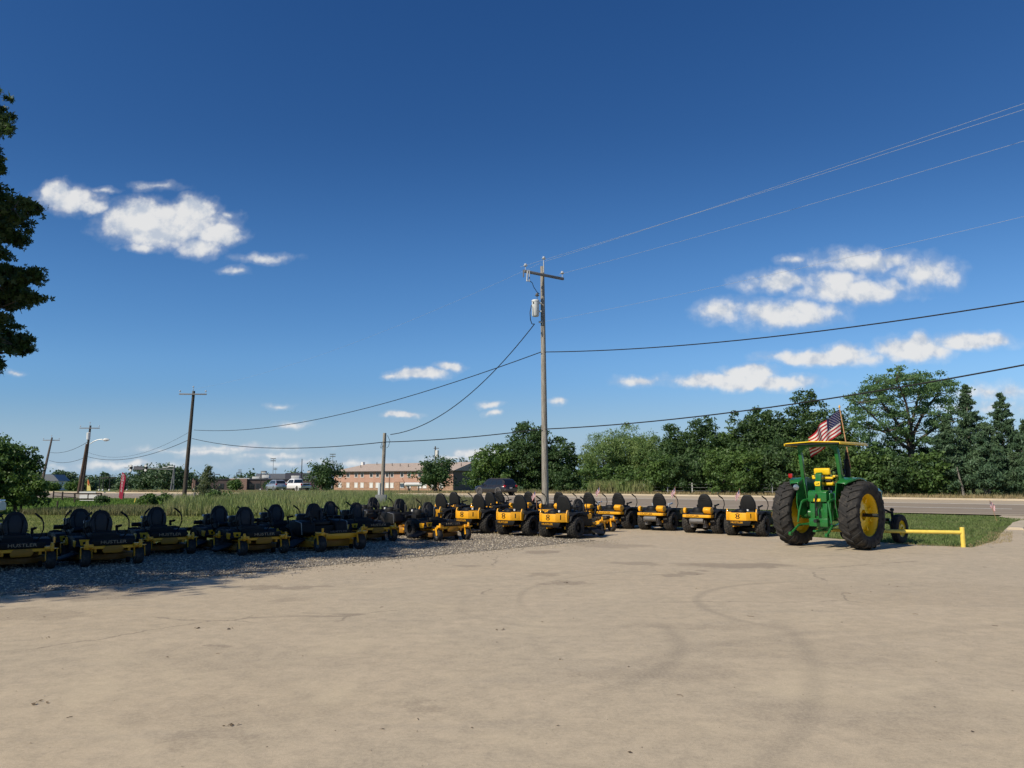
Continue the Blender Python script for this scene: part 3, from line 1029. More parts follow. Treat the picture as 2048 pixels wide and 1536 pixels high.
def tractor_tyre(Rd, w, rim, n):
    """big agricultural tyre with chevron lugs"""
    mb = MB()
    h = w / 2
    prof = [(rim, -h * .70), (rim + .05, -h * .86), (rim + (Rd - rim) * .5, -h), (Rd - .09, -h * .97), (Rd - .05, -h * .86), (Rd - .035, -h * .4), (Rd - .03, 0)]
    prof = prof + [(r, -t) for r, t in prof[-2::-1]]
    mb.lathe(prof, 48, "y", caps=False)
    for k in range(n):
        for s in (-1, 1):
            a0 = 2 * PI * (k + (0.5 if s > 0 else 0)) / n
            # each lug runs from the middle of the tread out and back over the shoulder
            st = [(-.04, .00, Rd, .034), (.10, .03, Rd + .002, .036), (.30, .075, Rd, .038), (.62, .15, Rd - .006, .040), (.90, .215, Rd - .025, .042), (1.0, .235, Rd - .085, .04), (1.0, .25, Rd - .15, .036)]
            v, f = [], []
            for (t, da, r, hw) in st:
                for (dw, dr) in ((-hw, -.075), (-hw * .72, 0), (hw * .72, 0), (hw, -.075)):
                    ang = a0 - da * .85 + dw / Rd
                    rr = max(r + dr, rim + .1)
                    v.append((rr * math.cos(ang), s * t * h * 1.01, rr * math.sin(ang)))
            m = len(st)
            for i in range(m - 1):
                for j in range(3):
                    f.append((i * 4 + j, i * 4 + j + 1, (i + 1) * 4 + j + 1, (i + 1) * 4 + j))
            f.append((0, 1, 2, 3)); f.append((m * 4 - 1, m * 4 - 2, m * 4 - 3, m * 4 - 4))
            mb.add(v, f)
    return mb


def dish(rim, w, off, hub, holes=0, inner=-1):
    mb = MB()
    h = w / 2
    mb.lathe([(rim + .035, -h * .72), (rim + .03, -h * .66), (rim, -h * .62), (rim - .045, -h * .2), (rim - .045, h * .2), (rim, h * .62), (rim + .03, h * .66), (rim + .035, h * .72)], 40, "y", caps=False)
    mb.lathe([(rim - .045, off - .02), (rim * .8, off - .015), (rim * .55, off - .07), (hub, off - .075), (hub, off + .02), (hub * .8, off + .04), (0, off + .04)], 40, "y", caps=False)
    mb.lathe([(rim - .045, off + .02), (rim * .8, off + .015), (rim * .55, off - .045), (hub, off - .05)], 40, "y", caps=False)
    return mb


def make_tractor():
    root = empty("farm_tractor")
    RR, RW = .815, .47
    for s in (-1, 1):
        t = tractor_tyre(RR, RW, .505, 21).build("rear_wheel", M_TYRE, root, loc=(0, s * .86, RR), smooth=50)
        r = dish(.50, RW, -s * .04, .13).build("rim", M_JY, t)
        for k in range(8):
            a = 2 * PI * (k + .5) / 8
            b = MB().box((.36 * math.cos(a), s * .02, .36 * math.sin(a)), (.10, .06, .05), rot=(0, -a, 0))
            b.build("wheel_clamp", M_JY, t)
        x = MB().lathe([(0, s * .02), (.043, s * .02), (.043, s * .38), (.035, s * .385), (0, s * .385)], 16, "y")
        x.build("axle_shaft", M_JK, t)
    for s in (-1, 1):
        RF = .385
        mb = MB()
        h = .095
        mb.lathe([(.215, -h * .8), (.25, -h), (.33, -h * 1.02), (.365, -h * .82), (.372, -h * .62), (.358, -h * .52), (.372, -h * .42), (.378, -h * .1), (.362, 0), (.378, h * .1),
                  (.372, h * .42), (.358, h * .52), (.372, h * .62), (.365, h * .82), (.33, h * 1.02), (.25, h), (.215, h * .8)], 36, "y", caps=False)
        t = mb.build("front_wheel", M_TYRE, root, loc=(2.44, s * .69, RF))
        dish(.205, .17, s * .0, .06).build("rim", M_JY, t)
        MB().lathe([(0, s * .05), (.05, s * .05), (.045, s * .11), (0, s * .12)], 12, "y").build("hub_cap", M_JY, t)
    # transmission, rear housing and axle
    m = MB()
    m.box((.10, 0, .92), (.62, .50, .50))
    m.box((-.22, 0, 1.12), (.30, .56, .42), taper=.96)
    m.box((-.28, 0, .80), (.22, .42, .30))
    m.lathe([(.15, -.66), (.12, -.60), (.12, .60), (.15, .66)], 18, "y", T((0, 0, .815)))
    m.box((.80, 0, .85), (1.0, .40, .46))
    m.box((1.50, 0, .88), (.60, .46, .44))
    m.build("transmission", M_JG, root, bevel=.02)
    fr = MB().box((1.95, 0, .75), (1.0, .34, .20)).box((2.44, 0, .56), (.16, .9, .12)).tube([(2.44, -.42, .56), (2.44, -.55, .40)], .05, 8).tube([(2.44, .42, .56), (2.44, .55, .40)], .05, 8)
    fr.build("front_axle", M_JG, root, bevel=.01)
    st = MB().tube([(2.1, -.30, .95), (2.46, -.52, .78)], .03, 8).tube([(1.2, -.46, .62), (2.35, -.46, .62)], .035, 8).tube([(2.46, -.52, .5), (2.46, -.52, .83)], .035, 8)
    st.lathe([(0, .83), (.05, .84), (.05, .90), (0, .92)], 10, "z", T((2.46, -.52, 0)))
    st.build("steering_arm", M_JK, root)
    # hood, grille, side panels
    hd = MB()
    secs = [(.72, .34, 1.50, 1.60), (1.2, .34, 1.50, 1.61), (1.9, .33, 1.46, 1.57), (2.35, .31, 1.42, 1.50), (2.56, .24, 1.40, 1.44)]
    v, f = [], []
    for (x, w, zs, zt) in secs:
        v += [(x, -w, 1.18 if x < 2.5 else 1.30), (x, -w, zs - .06), (x, -w * .86, zs), (x, -w * .45, zt), (x, w * .45, zt), (x, w * .86, zs), (x, w, zs - .06), (x, w, 1.18 if x < 2.5 else 1.30)]
    for i in range(len(secs) - 1):
        for j in range(8):
            f.append((i * 8 + j, (i + 1) * 8 + j, (i + 1) * 8 + (j + 1) % 8, i * 8 + (j + 1) % 8))
    f += [tuple(range(7, -1, -1)), tuple(range((len(secs) - 1) * 8, len(secs) * 8))]
    hd.add(v, f)
    hood = hd.build("hood", M_JG, root, bevel=.012)
    MB().box((1.5, -.345, 1.33), (1.5, .012, .05)).build("hood_stripe", M_JY, hood, bevel=.003)
    g = MB().box((2.42, 0, 1.08), (.24, .52, .56))
    for k in range(9):
        g.box((2.42, -.262, .86 + k * .05), (.20, .02, .02)).box((2.42, .262, .86 + k * .05), (.20, .02, .02))
    g.build("grille", M_JG, root, bevel=.01)
    en = MB().box((1.45, 0, 1.08), (.85, .36, .36))
    for k in range(6):
        en.lathe([(.05, -.24), (.05, .24)], 8, "y", T((1.10 + k * .14, 0, 1.12)))
    en.build("engine_block", M_JK, root, bevel=.01)
    ex = MB().lathe([(.035, 1.58), (.035, 1.70), (.075, 1.74), (.075, 2.16), (.04, 2.20), (.04, 2.42), (.033, 2.42)], 16, "z", T((1.12, -.02, 0)))
    ex.build("exhaust_stack", M_BLKS, root)
    # fenders: a flat top curving down behind and in front of the wheel, with an inner skirt
    for s in (-1, 1):
        fe = MB()
        arc = []
        for k in range(15):
            a = R(122 - k * 92 / 14)
            r = .885 + .02 * math.sin(a)
            arc.append((r * math.cos(a) * 1.02, .815 + r * math.sin(a)))
        v, f = [], []
        for i, (x, z) in enumerate(arc):
            k = min(1.0, .55 + .18 * min(i, 14 - i))
            v += [(x, s * .49, z - .012), (x, s * .52, z), (x, s * (.50 + .34 * k), z - .012), (x, s * (.50 + .36 * k), z - .055)]
        for i in range(len(arc) - 1):
            for j in range(3):
                f.append((i * 4 + j, (i + 1) * 4 + j, (i + 1) * 4 + j + 1, i * 4 + j + 1))
        fe.add(v, f)
        inner = [(x, z - .01) for x, z in arc] + [(.62, .98), (.1, .94), (-.30, .74), (-.50, .80), (-.58, 1.10), (-.54, 1.38)]
        fe.prism(inner, s * .485, s * .505, "y")
        fo = fe.build("fender", M_JG, root, smooth=30)
        so_ = fo.modifiers.new("thickness", "SOLIDIFY"); so_.thickness = .012
    fe_l = MB().lathe([(0, 0), (.06, 0), (.075, .05), (.07, .055), (0, .06)], 16, "x", T((-.60, .46, 1.47)) @ Matrix.Rotation(PI, 4, "Z"))
    fe_l.build("work_lamp", M_CHROME, root)
    w_ = MB().box((-.30, .78, 1.76), (.06, .10, .10)).tube([(-.30, .78, 1.68), (-.30, .78, 1.74)], .015, 6)
    w_.build("warning_lamp", M_REDL, root, bevel=.015)
    # platform, seat
    p = MB().box((.35, 0, 1.17), (1.1, .92, .03)).box((.80, 0, 1.38), (.10, .52, .44))
    p.build("operator_platform", M_JG, root, bevel=.01)
    sw = MB()
    c0 = Vector((.58, 0, 1.82))
    ring = [c0 + Matrix.Rotation(R(-35), 3, "Y") @ Vector((math.cos(a) * .20, math.sin(a) * .20, 0)) for a in np.linspace(0, 2 * PI, 25)]
    sw.tube(ring, .015, 8, caps=False)
    sw.tube([(.80, 0, 1.58), tuple(c0)], .025, 8)
    for a in (0.5, 2.6, 4.7):
        sw.tube([c0, c0 + Matrix.Rotation(R(-35), 3, "Y") @ Vector((math.cos(a) * .20, math.sin(a) * .20, 0))], .01, 6)
    sw.build("steering_wheel", M_JK, root)
    se = MB()
    se.box((.06, 0, 1.56), (.44, .50, .10))
    cush = se.build("seat", M_JY, root, bevel=.04, seg=3)
    MB().box((-.17, 0, 1.86), (.10, .42, .17), rot=(0, -.15, 0)).build("backrest", M_JY, cush, bevel=.04, seg=3)
    MB().box((-.16, 0, 1.70), (.07, .54, .06), rot=(0, -.1, 0)).build("back_band", M_JY, cush, bevel=.02, seg=3)
    for s in (-1, 1):
        MB().box((.04, s * .27, 1.74), (.36, .07, .06)).build("armrest", M_JY, cush, bevel=.02, seg=2)
    MB().box((-.14, 0, 1.635), (.10, .44, .05)).box((.02, 0, 1.42), (.20, .24, .16)).build("seat_support", M_JK, cush, bevel=.01)
    # roll-over frame and canopy
    ro = MB()
    for s in (-1, 1):
        pts = [(-.06, s * .50, 1.0), (-.20, s * .49, 1.70), (-.36, s * .47, 2.50)]
        for a, b in zip(pts[:-1], pts[1:]):
            a, b = Vector(a), Vector(b)
            d = b - a
            Mx = T(a) @ d.to_track_quat("Z", "Y").to_matrix().to_4x4()
            ro.box((0, 0, d.length / 2), (.085, .10, d.length + .02), Mx)
        ro.prism([(s * .47, 2.50), (s * .47, 2.30), (s * .28, 2.50)], -.385, -.325, "x")
    ro.box((-.36, 0, 2.50), (.09, 1.02, .07))
    ro.box((.05, .42, 2.50), (.8, .06, .05)).box((.05, -.42, 2.50), (.8, .06, .05))
    ro.build("rollover_frame", M_JG, root, bevel=.008)
    cp = MB()
    L0, L1, W = -.66, .80, .73
    prof = [(-W, 2.50), (-W, 2.555), (-W * .9, 2.575), (0, 2.60), (W * .9, 2.575), (W, 2.555), (W, 2.50), (W - .02, 2.50), (W - .02, 2.545), (0, 2.575), (-W + .02, 2.545), (-W + .02, 2.50)]
    cp.prism(prof, L0, L1, "x")
    can = cp.build("canopy", M_JY, root, bevel=.006)
    u = MB().box(((L0 + L1) / 2, 0, 2.532), (L1 - L0 - .02, 2 * W - .08, .03))
    u.build("canopy_lining", M_JK, can)
    # hydraulic housing, top link bracket, three point hitch
    h = MB()
    h.box((-.30, 0, 1.30), (.30, .46, .14))
    h.prism([(-.50, 1.12), (-.50, 1.36), (-.42, 1.40), (-.20, 1.40), (-.20, 1.12)], -.24, .24, "y")
    h.prism([(-.46, .62), (-.44, 1.10), (-.20, 1.15), (-.20, .62)], .10, .22, "y")
    h.prism([(-.46, .62), (-.44, 1.10), (-.20, 1.15), (-.20, .62)], -.22, -.10, "y")
    h.box((-.43, 0, .62), (.14, .48, .20))
    h.build("hydraulic_housing", M_JG, root, bevel=.015)
    tb = MB().prism([(-.44, 1.38), (-.40, 1.80), (-.32, 1.84), (-.26, 1.80), (-.26, 1.38)], -.075, .075, "y")
    tbo = tb.build("rear_bracket", M_JG, root, bevel=.012)
    lg = MB().box((-.438, 0, 1.56), (.012, .13, .11), rot=(0, .09, 0))
    lgo = lg.build("emblem_plate", M_JY, tbo, bevel=.003)
    dm = MB()   # small leaping stag
    deer = [(-.045, -.012), (-.02, -.002), (.01, .000), (.028, .018), (.040, .030), (.036, .012), (.050, .004), (.034, -.002), (.022, -.014), (.036, -.034), (.012, -.016), (-.016, -.016), (-.040, -.034), (-.030, -.016)]
    dm.prism(deer, 0, .003, "z", T((-.446, 0, 1.56)) @ REAR)
    dm.build("stag_emblem", M_JG, lgo, smooth=0)
    v_ = MB().box((-.505, -.01, 1.16), (.05, .17, .07))
    for k in range(3):
        v_.lathe([(.018, 0), (.018, .06)], 8, "x", T((-.56, -.07 + .06 * k, 1.14)))
    v_.build("hydraulic_coupler", M_JY, root, bevel=.004)
    hs = MB().tube([(-.52, .0, 1.30), (-.58, .0, 1.22), (-.55, .01, 1.05), (-.50, .02, .85)], .022, 8).tube([(-.50, 0, .98), (-.56, 0, .90), (-.54, 0, .78)], .03, 8)
    hs.lathe([(.0, -.09), (.045, -.09), (.045, .09), (0, .09)], 12, "x", T((-.56, 0, .66)))
    hs.build("top_link", M_JK, root)
    for s in (-1, 1):
        l = MB()
        l.tube([(-.25, s * .30, 1.18), (-.55, s * .34, 1.14), (-.62, s * .34, 1.10)], .035, 8)          # lift arm
        l.tube([(-.62, s * .34, 1.12), (-.66, s * .40, .86), (-.68, s * .43, .62)], [.02, .028, .02], 8)   # lift link
        l.build("lift_arm", M_JG, root)
        q = MB()
        q.tube([(-.10, s * .30, .58), (-.66, s * .43, .55), (-.98, s * .46, .36)], [.03, .03, .026], 8)
        q.lathe([(.02, -.03), (.05, -.03), (.05, .03), (.02, .03)], 12, "y", T((-1.0, s * .46, .35)))
        q.tube([(-.30, s * .18, .55), (-.62, s * .40, .57)], .014, 6)
        q.build("draft_arm", M_JG, root)
    db = MB().box((-.35, 0, .42), (.7, .09, .045)).box((-.15, 0, .50), (.16, .30, .16))
    db.build("drawbar", M_JG, root, bevel=.008)
    bx = MB().box((-.18, .60, .98), (.2, .16, .12)).box((.25, .55, .70), (.5, .18, .05))
    bx.build("step_plate", M_JG, root, bevel=.01)
    return root


TR_P, TR_H = Vector((7.86, 19.42, 0.0)), R(41.0)
tractor = make_tractor()
tractor.location = TR_P
tractor.rotation_euler = (0, 0, TR_H)
tag(tractor, "green farm tractor with yellow wheels and flat yellow canopy by the lot edge", "tractor")
TRM = T(TR_P) @ Matrix.Rotation(TR_H, 4, "Z")

# ------------------------------------------------------------------ flags
M_FRED = paint("flag_red", (0.42, 0.018, 0.035), 0.8, var=0.06)
M_FWHT = paint("flag_white", (0.74, 0.73, 0.72), 0.8, var=0.04)
M_FBLU = paint("flag_blue", (0.018, 0.022, 0.105), 0.8, var=0.06)


def flag_cloth(parent, top, hoist, fly, cols, droop, stars=True, wave=.05, name="cloth"):
    """striped flag hanging from 'top' down the staff, flying towards 'fly' and sagging"""
    nu, nv = cols, 26
    fly = Vector(fly)
    side = Vector((0, 0, 1)).cross(fly).normalized()
    mb = MB()
    P = lambda i, j: None
    pts = []
    for i in range(nu + 1):
        s = i / nu
        for j in range(nv + 1):
            t = j / nv
            p = top + fly * (s * (1 - .12 * t)) + Vector((0, 0, -hoist * t - droop * (s ** 1.15) * (1 - .10 * t)))
            p += side * (wave * math.sin(s * 9 + t * 2.2) * s + wave * .5 * math.sin(s * 17 + 1 - 2 * t) * s)
            p += Vector((0, 0, wave * .35 * math.sin(s * 12 + t * 3) * s))
            pts.append(tuple(p))
    w = nv + 1
    for i in range(nu):
        for j in range(nv):
            stripe = j // 2
            canton = stars and i < nu * .4 and stripe < 7
            mb.k = 2 if canton else (0 if stripe % 2 == 0 else 1)
            o = len(mb.v)
            mb.v += [pts[i * w + j], pts[(i + 1) * w + j], pts[(i + 1) * w + j + 1], pts[i * w + j + 1]]
            mb.f.append((o, o + 1, o + 2, o + 3)); mb.mi.append(mb.k)
    if stars:                     # rows of stars, on both faces
        ncx = int(nu * .4)
        nrm = side
        for r in range(9):
            for c in range(6 if r % 2 == 0 else 5):
                su = (c + (.5 if r % 2 == 0 else 1.0)) / 6 * ncx / nu
                tv = (r + .75) / 9.6 * 7 / 13
                s, t = su, tv
                p = top + fly * (s * (1 - .12 * t)) + Vector((0, 0, -hoist * t - droop * (s ** 1.15) * (1 - .10 * t)))
                p += side * (wave * math.sin(s * 9 + t * 2.2) * s + wave * .5 * math.sin(s * 17 + 1 - 2 * t) * s)
                p += Vector((0, 0, wave * .35 * math.sin(s * 12 + t * 3) * s))
                k = hoist * .022
                e1 = (fly.normalized() - Vector((0, 0, droop / max(fly.length, .01)))).normalized()
                for sg in (-1, 1):
                    q = p + nrm * .004 * sg
                    poly = []
                    for m in range(10):
                        a = PI / 2 + m * PI / 5
                        rr = k if m % 2 == 0 else k * .45
                        poly.append(tuple(q + e1 * (math.cos(a) * rr) + Vector((0, 0, math.sin(a) * rr))))
                    o = len(mb.v)
                    mb.v += poly
                    mb.f.append(tuple(range(o, o + 10))); mb.mi.append(1)
    mb.k = 0
    me = bpy.data.meshes.new(name)
    me.from_pydata(mb.v, [], mb.f)
    for m in (M_FRED, M_FWHT, M_FBLU):
        me.materials.append(m)
    me.polygons.foreach_set("material_index", np.array(mb.mi, dtype=np.int32))
    me.update()
    return link(name, me, parent)


# the flag on the tractor: staff tied to the exhaust stack
base = TRM @ Vector((1.12, -.11, 1.95))
topv = at(1679, 815, base.y + .02)
fl = empty("national_flag", base)
mb = MB().tube([(0, 0, 0), tuple(topv - base)], .013, 8)
mb.build("flag_staff", M_OLDW, fl)
fin = MB().lathe([(0, -.02), (.022, -.01), (.03, .02), (.014, .05), (0, .075)], 10, "z", T(topv - base))
fin.build("finial", M_GOLD, fl)
flyv = at(1614, 815, base.y - .25) - topv
flag_cloth(fl, topv - base - Vector((0, 0, .06)), .62, Vector((flyv.x, flyv.y, 0)), 24, .72, True, .075)
tag(fl, "large striped flag with starry blue canton on a wooden staff above the tractor hood", "flag")

# small hand flags on the row
SMALL = [(1071, 1004, 980, 27.5, 1), (1199, 1006, 972, 27.6, -1), (1350, 1004, 973, 26.0, -1), (1479, 1003, 977, 24.4, -1)]
LABS = ["tiny striped flag standing just left of the tall wooden pole's foot",
        "tiny pale striped flag over the lever of the other-way mower",
        "tiny dark striped flag on the lever of the film wrapped mower",
        "tiny striped flag behind the seat beside the tractor, slim and half furled"]
for (u, v0, v1, Y, sg), lab in zip(SMALL, LABS):
    p0, p1 = at(u + 3, v0 + 14, Y), at(u, v1, Y)
    e = empty("hand_flag", p0)
    MB().tube([(0, 0, 0), tuple(p1 - p0)], .006, 6).build("flag_stick", M_OLDW, e)
    flag_cloth(e, (p1 - p0) - Vector((0, 0, .03)), .19, Vector((-.14, .03, 0)), 10, .20, True, .02)
    tag(e, lab, "flag", "small flags stuck on the mowers")
e = empty("hand_flag", gp(1980, 31.5))
p1 = at(1979, 1000, 31.5) - gp(1980, 31.5)
MB().tube([(0, 0, 0), tuple(p1)], .007, 6).build("flag_stick", M_OLDW, e)
flag_cloth(e, p1 - Vector((0, 0, .03)), .26, Vector((.20, .0, 0)), 10, .20, True, .02)
tag(e, "tiny striped flag planted in the grass by the drive entrance", "flag")

# ------------------------------------------------------------------ pipe rails
M_RAILY = paint("chipped_yellow_paint", (0.80, 0.60, 0.10), 0.45, var=0.15, scale=6, dust=0.35)
M_RAILB = paint("black_pipe_paint", (0.010, 0.010, 0.010), 0.5, var=0.2)
y_rail = empty("pipe_barrier", (11.18, 19.42, 0))
pb = MB().tube([(0, 0, -.1), (.0, 0, .47)], .055, 14)
pb.lathe([(.055, .47), (.05, .485), (0, .49)], 14, "z")
pb.build("end_post", M_RAILY, y_rail)
MB().tube([(-.04, .0, .36), (-1.55, .36, .365), (-3.75, 1.0, .37)], .045, 12).build("rail", M_RAILY, y_rail)
MB().tube([(-3.7, .98, -.1), (-3.7, .98, .36)], .05, 12).build("support_post", M_RAILY, y_rail)
tag(y_rail, "low yellow pipe barrier with a chipped end post at the grass corner", "barrier")
b_rail = empty("pipe_barrier", (-11.3, 18.5, 0))
dirr = Vector((.76, .65, 0))
MB().tube([tuple(dirr * -9 + Vector((0, 0, .34))), (0, 0, .35), tuple(dirr * 5.9 + Vector((0, 0, .36)))], .05, 12).build("rail", M_RAILB, b_rail)
for s in (-6.0, -1.2, 2.1, 5.6):
    MB().tube([tuple(dirr * s + Vector((0, 0, -.1))), tuple(dirr * s + Vector((0, 0, .42)))], .05, 10).build("support_post", M_RAILB, b_rail)
tag(b_rail, "low black pipe barrier running behind the shaded mowers on the lawn edge", "barrier")
# ------------------------------------------------------------------ utility poles and cables
def wood(name, c0, c1):
    m, nt = new_mat(name)
    co = nt.n("ShaderNodeTexCoord").outputs["Object"]
    mp = nt.n("ShaderNodeMapping", ins={"Scale": (9, 9, .55)})
    nt.set(mp.inputs[0], co)
    g = nt.noise(mp.outputs[0], 2.2, 7, 0.72, 1.2)
    mp2 = nt.n("ShaderNodeMapping", ins={"Scale": (30, 30, 1.2)})
    nt.set(mp2.inputs[0], co)
    g2 = nt.noise(mp2.outputs[0], 1.5, 4, 0.7)
    c = nt.mix(nt.ss(g, .38, .62), c0, c1)
    c = nt.mix(nt.ss(g2, .56, .72, 0, .75), c, (0.05, 0.042, 0.033))
    finish(nt, c, 0.9, bump=g2, bump_d=.02, bump_s=1.0, spec=.15)
    return m


M_WOOD = wood("weathered_pole_wood", (0.22, 0.195, 0.16), (0.40, 0.37, 0.32))
M_WOODD = wood("dark_pole_wood", (0.055, 0.045, 0.036), (0.11, 0.095, 0.078))
M_ARM = paint("crossarm_grey", (0.22, 0.21, 0.20), 0.8, var=0.25)
M_PORC = paint("porcelain", (0.55, 0.57, 0.60), 0.2, var=0.05, spec=0.6)
M_TRANS = paint("transformer_grey", (0.62, 0.64, 0.63), 0.4, var=0.06, coat=0.1)
M_CABLE = paint("black_cable", (0.012, 0.012, 0.013), 0.6)
M_ALU = paint("bare_aluminium_wire", (0.42, 0.46, 0.50), 0.45, 0.3, var=.1)
M_GALV = paint("galvanised_steel", (0.42, 0.43, 0.43), 0.45, 0.5, var=.15)
M_BOX = paint("dull_cabinet_grey", (0.17, 0.18, 0.175), .6, var=.15)
M_DARKM = paint("dark_bronze_metal", (0.035, 0.033, 0.032), 0.5, .3)


def insulator(p, k=1.0):
    mb = MB()
    mb.lathe([(0, -.16), (.015, -.16), (.015, 0), (.045, 0), (.085, .02), (.09, .04), (.05, .06), (.06, .09), (.045, .12), (.0, .13)], 12, "z", T(p) @ Matrix.Scale(k, 4))
    return mb


def pole(name, label, group, base, top, r0, r1, mat, arm=None, arm_dz=-.35, arm_len=2.4, arm_mat=None, ins=True, knobs=1.0, lean_seg=6):
    base, top = Vector(base), Vector(top)
    e = empty(name, base)
    d = top - base
    n = 10
    pts = [d * (i / n) for i in range(n + 1)]
    pts[0] = d * (-.03)
    rad = [r0 + (r1 - r0) * i / n for i in range(n + 1)]
    MB().tube(pts, rad, 14).build("shaft", mat, e, smooth=60)
    if arm:
        a = Vector((arm[0], arm[1], 0)).normalized()
        s = Vector((-a.y, a.x, 0))
        if s.y > 0:
            s = -s
        c = d + Vector((0, 0, arm_dz)) + s * (r1 + .05)
        ang = math.atan2(a.y, a.x)
        ab = MB().box(c, (arm_len, .09, .11), rot=(0, 0, ang))
        ar = ab.build("crossarm", arm_mat or M_ARM, e, bevel=.008)
        if ins:
            for t in (-.47, .47):
                insulator(c + a * (t * arm_len) + Vector((0, 0, .22)), knobs).build("insulator", M_PORC, ar)
        pin = MB().tube([d + s * (r1 + .02) - Vector((0, 0, .3)), d + s * (r1 + .02) + Vector((0, 0, .18))], .025, 8)
        pin.build("top_pin", M_GALV, e)
        if ins:
            insulator(d + s * (r1 + .02) + Vector((0, 0, .30)), knobs).build("insulator", M_PORC, e)
    return tag(e, label, "utility pole", group)


GP = "wooden poles along the road"
MAIN = Vector((1.42, 33.0, 0))
main_top = at(1084.5, 533, 33.0)
mp_ = pole("utility_pole", "tall weathered wooden pole with grey transformer standing behind the mowers", GP, MAIN, main_top, .155, .085, M_WOOD, arm=(.8, .59), arm_len=2.2, arm_dz=-.42)
# transformer and its fittings
tz = zat(616, 32.8)
tp = at(1071, 616, 32.75) - MAIN
tm = MB().lathe([(0, -.37), (.13, -.37), (.155, -.33), (.16, .27), (.175, .28), (.175, .31), (.15, .35), (.05, .375), (0, .375)], 24, "z", T(tp))
tr = tm.build("transformer", M_TRANS, mp_)
insulator(tp + Vector((.07, 0, .52)), 1.1).build("bushing", M_GREY, tr)
MB().box(tp + Vector((.20, 0, .22)), (.12, .07, .07)).build("mounting_bracket", M_TRANS, tr, bevel=.01)
MB().box(tp + Vector((.20, 0, -.15)), (.12, .07, .07)).build("mounting_bracket", M_TRANS, tr, bevel=.01)
MB().box(tp + Vector((-.09, -.135, .20)), (.05, .02, .09), rot=(0, 0, -.5)).build("number_plate", M_DARKM, tr)
# fuse cut-outs and jumpers on the arm
ca = at(1056, 548, 32.2) - MAIN
fc = MB().tube([ca + Vector((-.02, 0, .14)), ca + Vector((-.05, 0, -.32))], .03, 8).tube([ca + Vector((.06, 0, .16)), ca + Vector((.06, 0, -.34))], .022, 8).box(ca + Vector((.02, 0, .15)), (.14, .05, .04)).box(ca + Vector((.01, 0, -.30)), (.14, .05, .04))
fc.build("fuse_cutout", M_GALV, mp_)
ca2 = at(1047, 546, 32.0) - MAIN
MB().tube([ca2 + Vector((0, -.08, .12)), ca2 + Vector((0, -.08, -.20))], .025, 8).box(ca2 + Vector((0, -.04, .1)), (.06, .1, .05)).build("surge_arrester", M_GREY, mp_)
jp = [at(1057, 560, 32.2), at(1064, 565, 32.3), at(1068, 575, 32.5), at(1074, 584, 32.7), at(1079, 588, 32.8)]
MB().tube([p - MAIN for p in jp], .014, 6).build("jumper_wire", M_CABLE, mp_)
jp = [at(1063, 610, 32.6), at(1060, 625, 32.5), at(1061, 640, 32.5), at(1064, 648, 32.55), at(1069, 648, 32.7)]
MB().tube([p - MAIN for p in jp], .02, 6).build("service_lead", M_CABLE, mp_)
cl = at(1081, 644, 32.85) - MAIN
MB().box(cl, (.16, .1, .07)).tube([cl + Vector((.1, 0, -.12)), cl + Vector((.1, 0, .08))], .02, 6).build("cable_clamp", M_GALV, mp_, bevel=.01)

LP = gp(375, 67.0)
pole("utility_pole", "dark wooden pole with plain crossarm rising from bushes at the left roadside", GP, LP, at(387.5, 782, 67.0), .19, .12, M_WOODD, arm=(1, .05), arm_len=2.35, arm_dz=-.30)
P2 = gp(171.5, 98.0)
p2 = pole("utility_pole", "far wooden pole carrying a street light and white transformer", GP, P2, at(181, 851, 98.0), .19, .12, M_WOODD, arm=(1, .05), arm_len=2.45, arm_dz=-.35)
q = lambda u, v: at(u, v, 97.8) - P2
MB().lathe([(0, -.45), (.22, -.45), (.24, .4), (.1, .48), (0, .48)], 14, "z", T(q(177, 872))).build("transformer", M_TRANS, p2)
la = MB().tube([q(180, 888), q(187, 883), q(196, 879.5), q(206, 878.5)], .05, 8)
lam = la.build("lamp_arm", M_GALV, p2)
MB().lathe([(0, -.42), (.09, -.40), (.20, -.1), (.20, .15), (.1, .36), (0, .38)], 12, "x", T(q(212, 879.5)) @ Matrix.Rotation(PI, 4, "Z")).build("lamp_head", M_TRANS, lam)
pole("utility_pole", "farthest leaning wooden pole with crossarm behind the left bush", GP, gp(88, 100.0), at(104, 876, 119.0), .20, .12, M_WOODD, arm=(1, .05), arm_len=2.5, arm_dz=-.35)
pole("utility_pole", "short bare brown pole leaning beside the street light pole", GP, gp(165, 96.0), at(174, 888, 96.0), .19, .15, wood("brown_pole_wood", (0.075, 0.05, 0.035), (0.13, 0.095, 0.07)))
# short service pole with meter cabinet
SP = gp(766, 40.0)
sp = pole("service_pole", "short grey service pole with a meter cabinet rising out of tall weeds", None, SP, at(769.5, 866, 40.0), .105, .085, M_WOOD)
MB().box(gp(769, 39.8) - SP + Vector((-.1, .0, .43)), (.56, .30, .94)).box(gp(769, 39.8) - SP + Vector((-.1, -.16, .5)), (.46, .02, .6)).build("meter_cabinet", M_BOX, sp, bevel=.02)
MB().box(gp(761, 39.95) - SP + Vector((0, 0, 1.19)), (.12, .14, .62)).build("meter_box", M_TRANS, sp, bevel=.015)
MB().tube([at(764.5, 884, 39.9) - SP, at(761, 895, 39.9) - SP, at(762, 897, 39.9) - SP, at(766, 890, 39.9) - SP], .012, 6).build("drip_loop", M_CABLE, sp)
MB().tube([at(775, 871, 39.9) - SP, at(780, 882, 39.9) - SP, at(777, 893, 39.9) - SP, at(773, 896, 39.9) - SP], .012, 6).build("drip_loop", M_CABLE, sp)


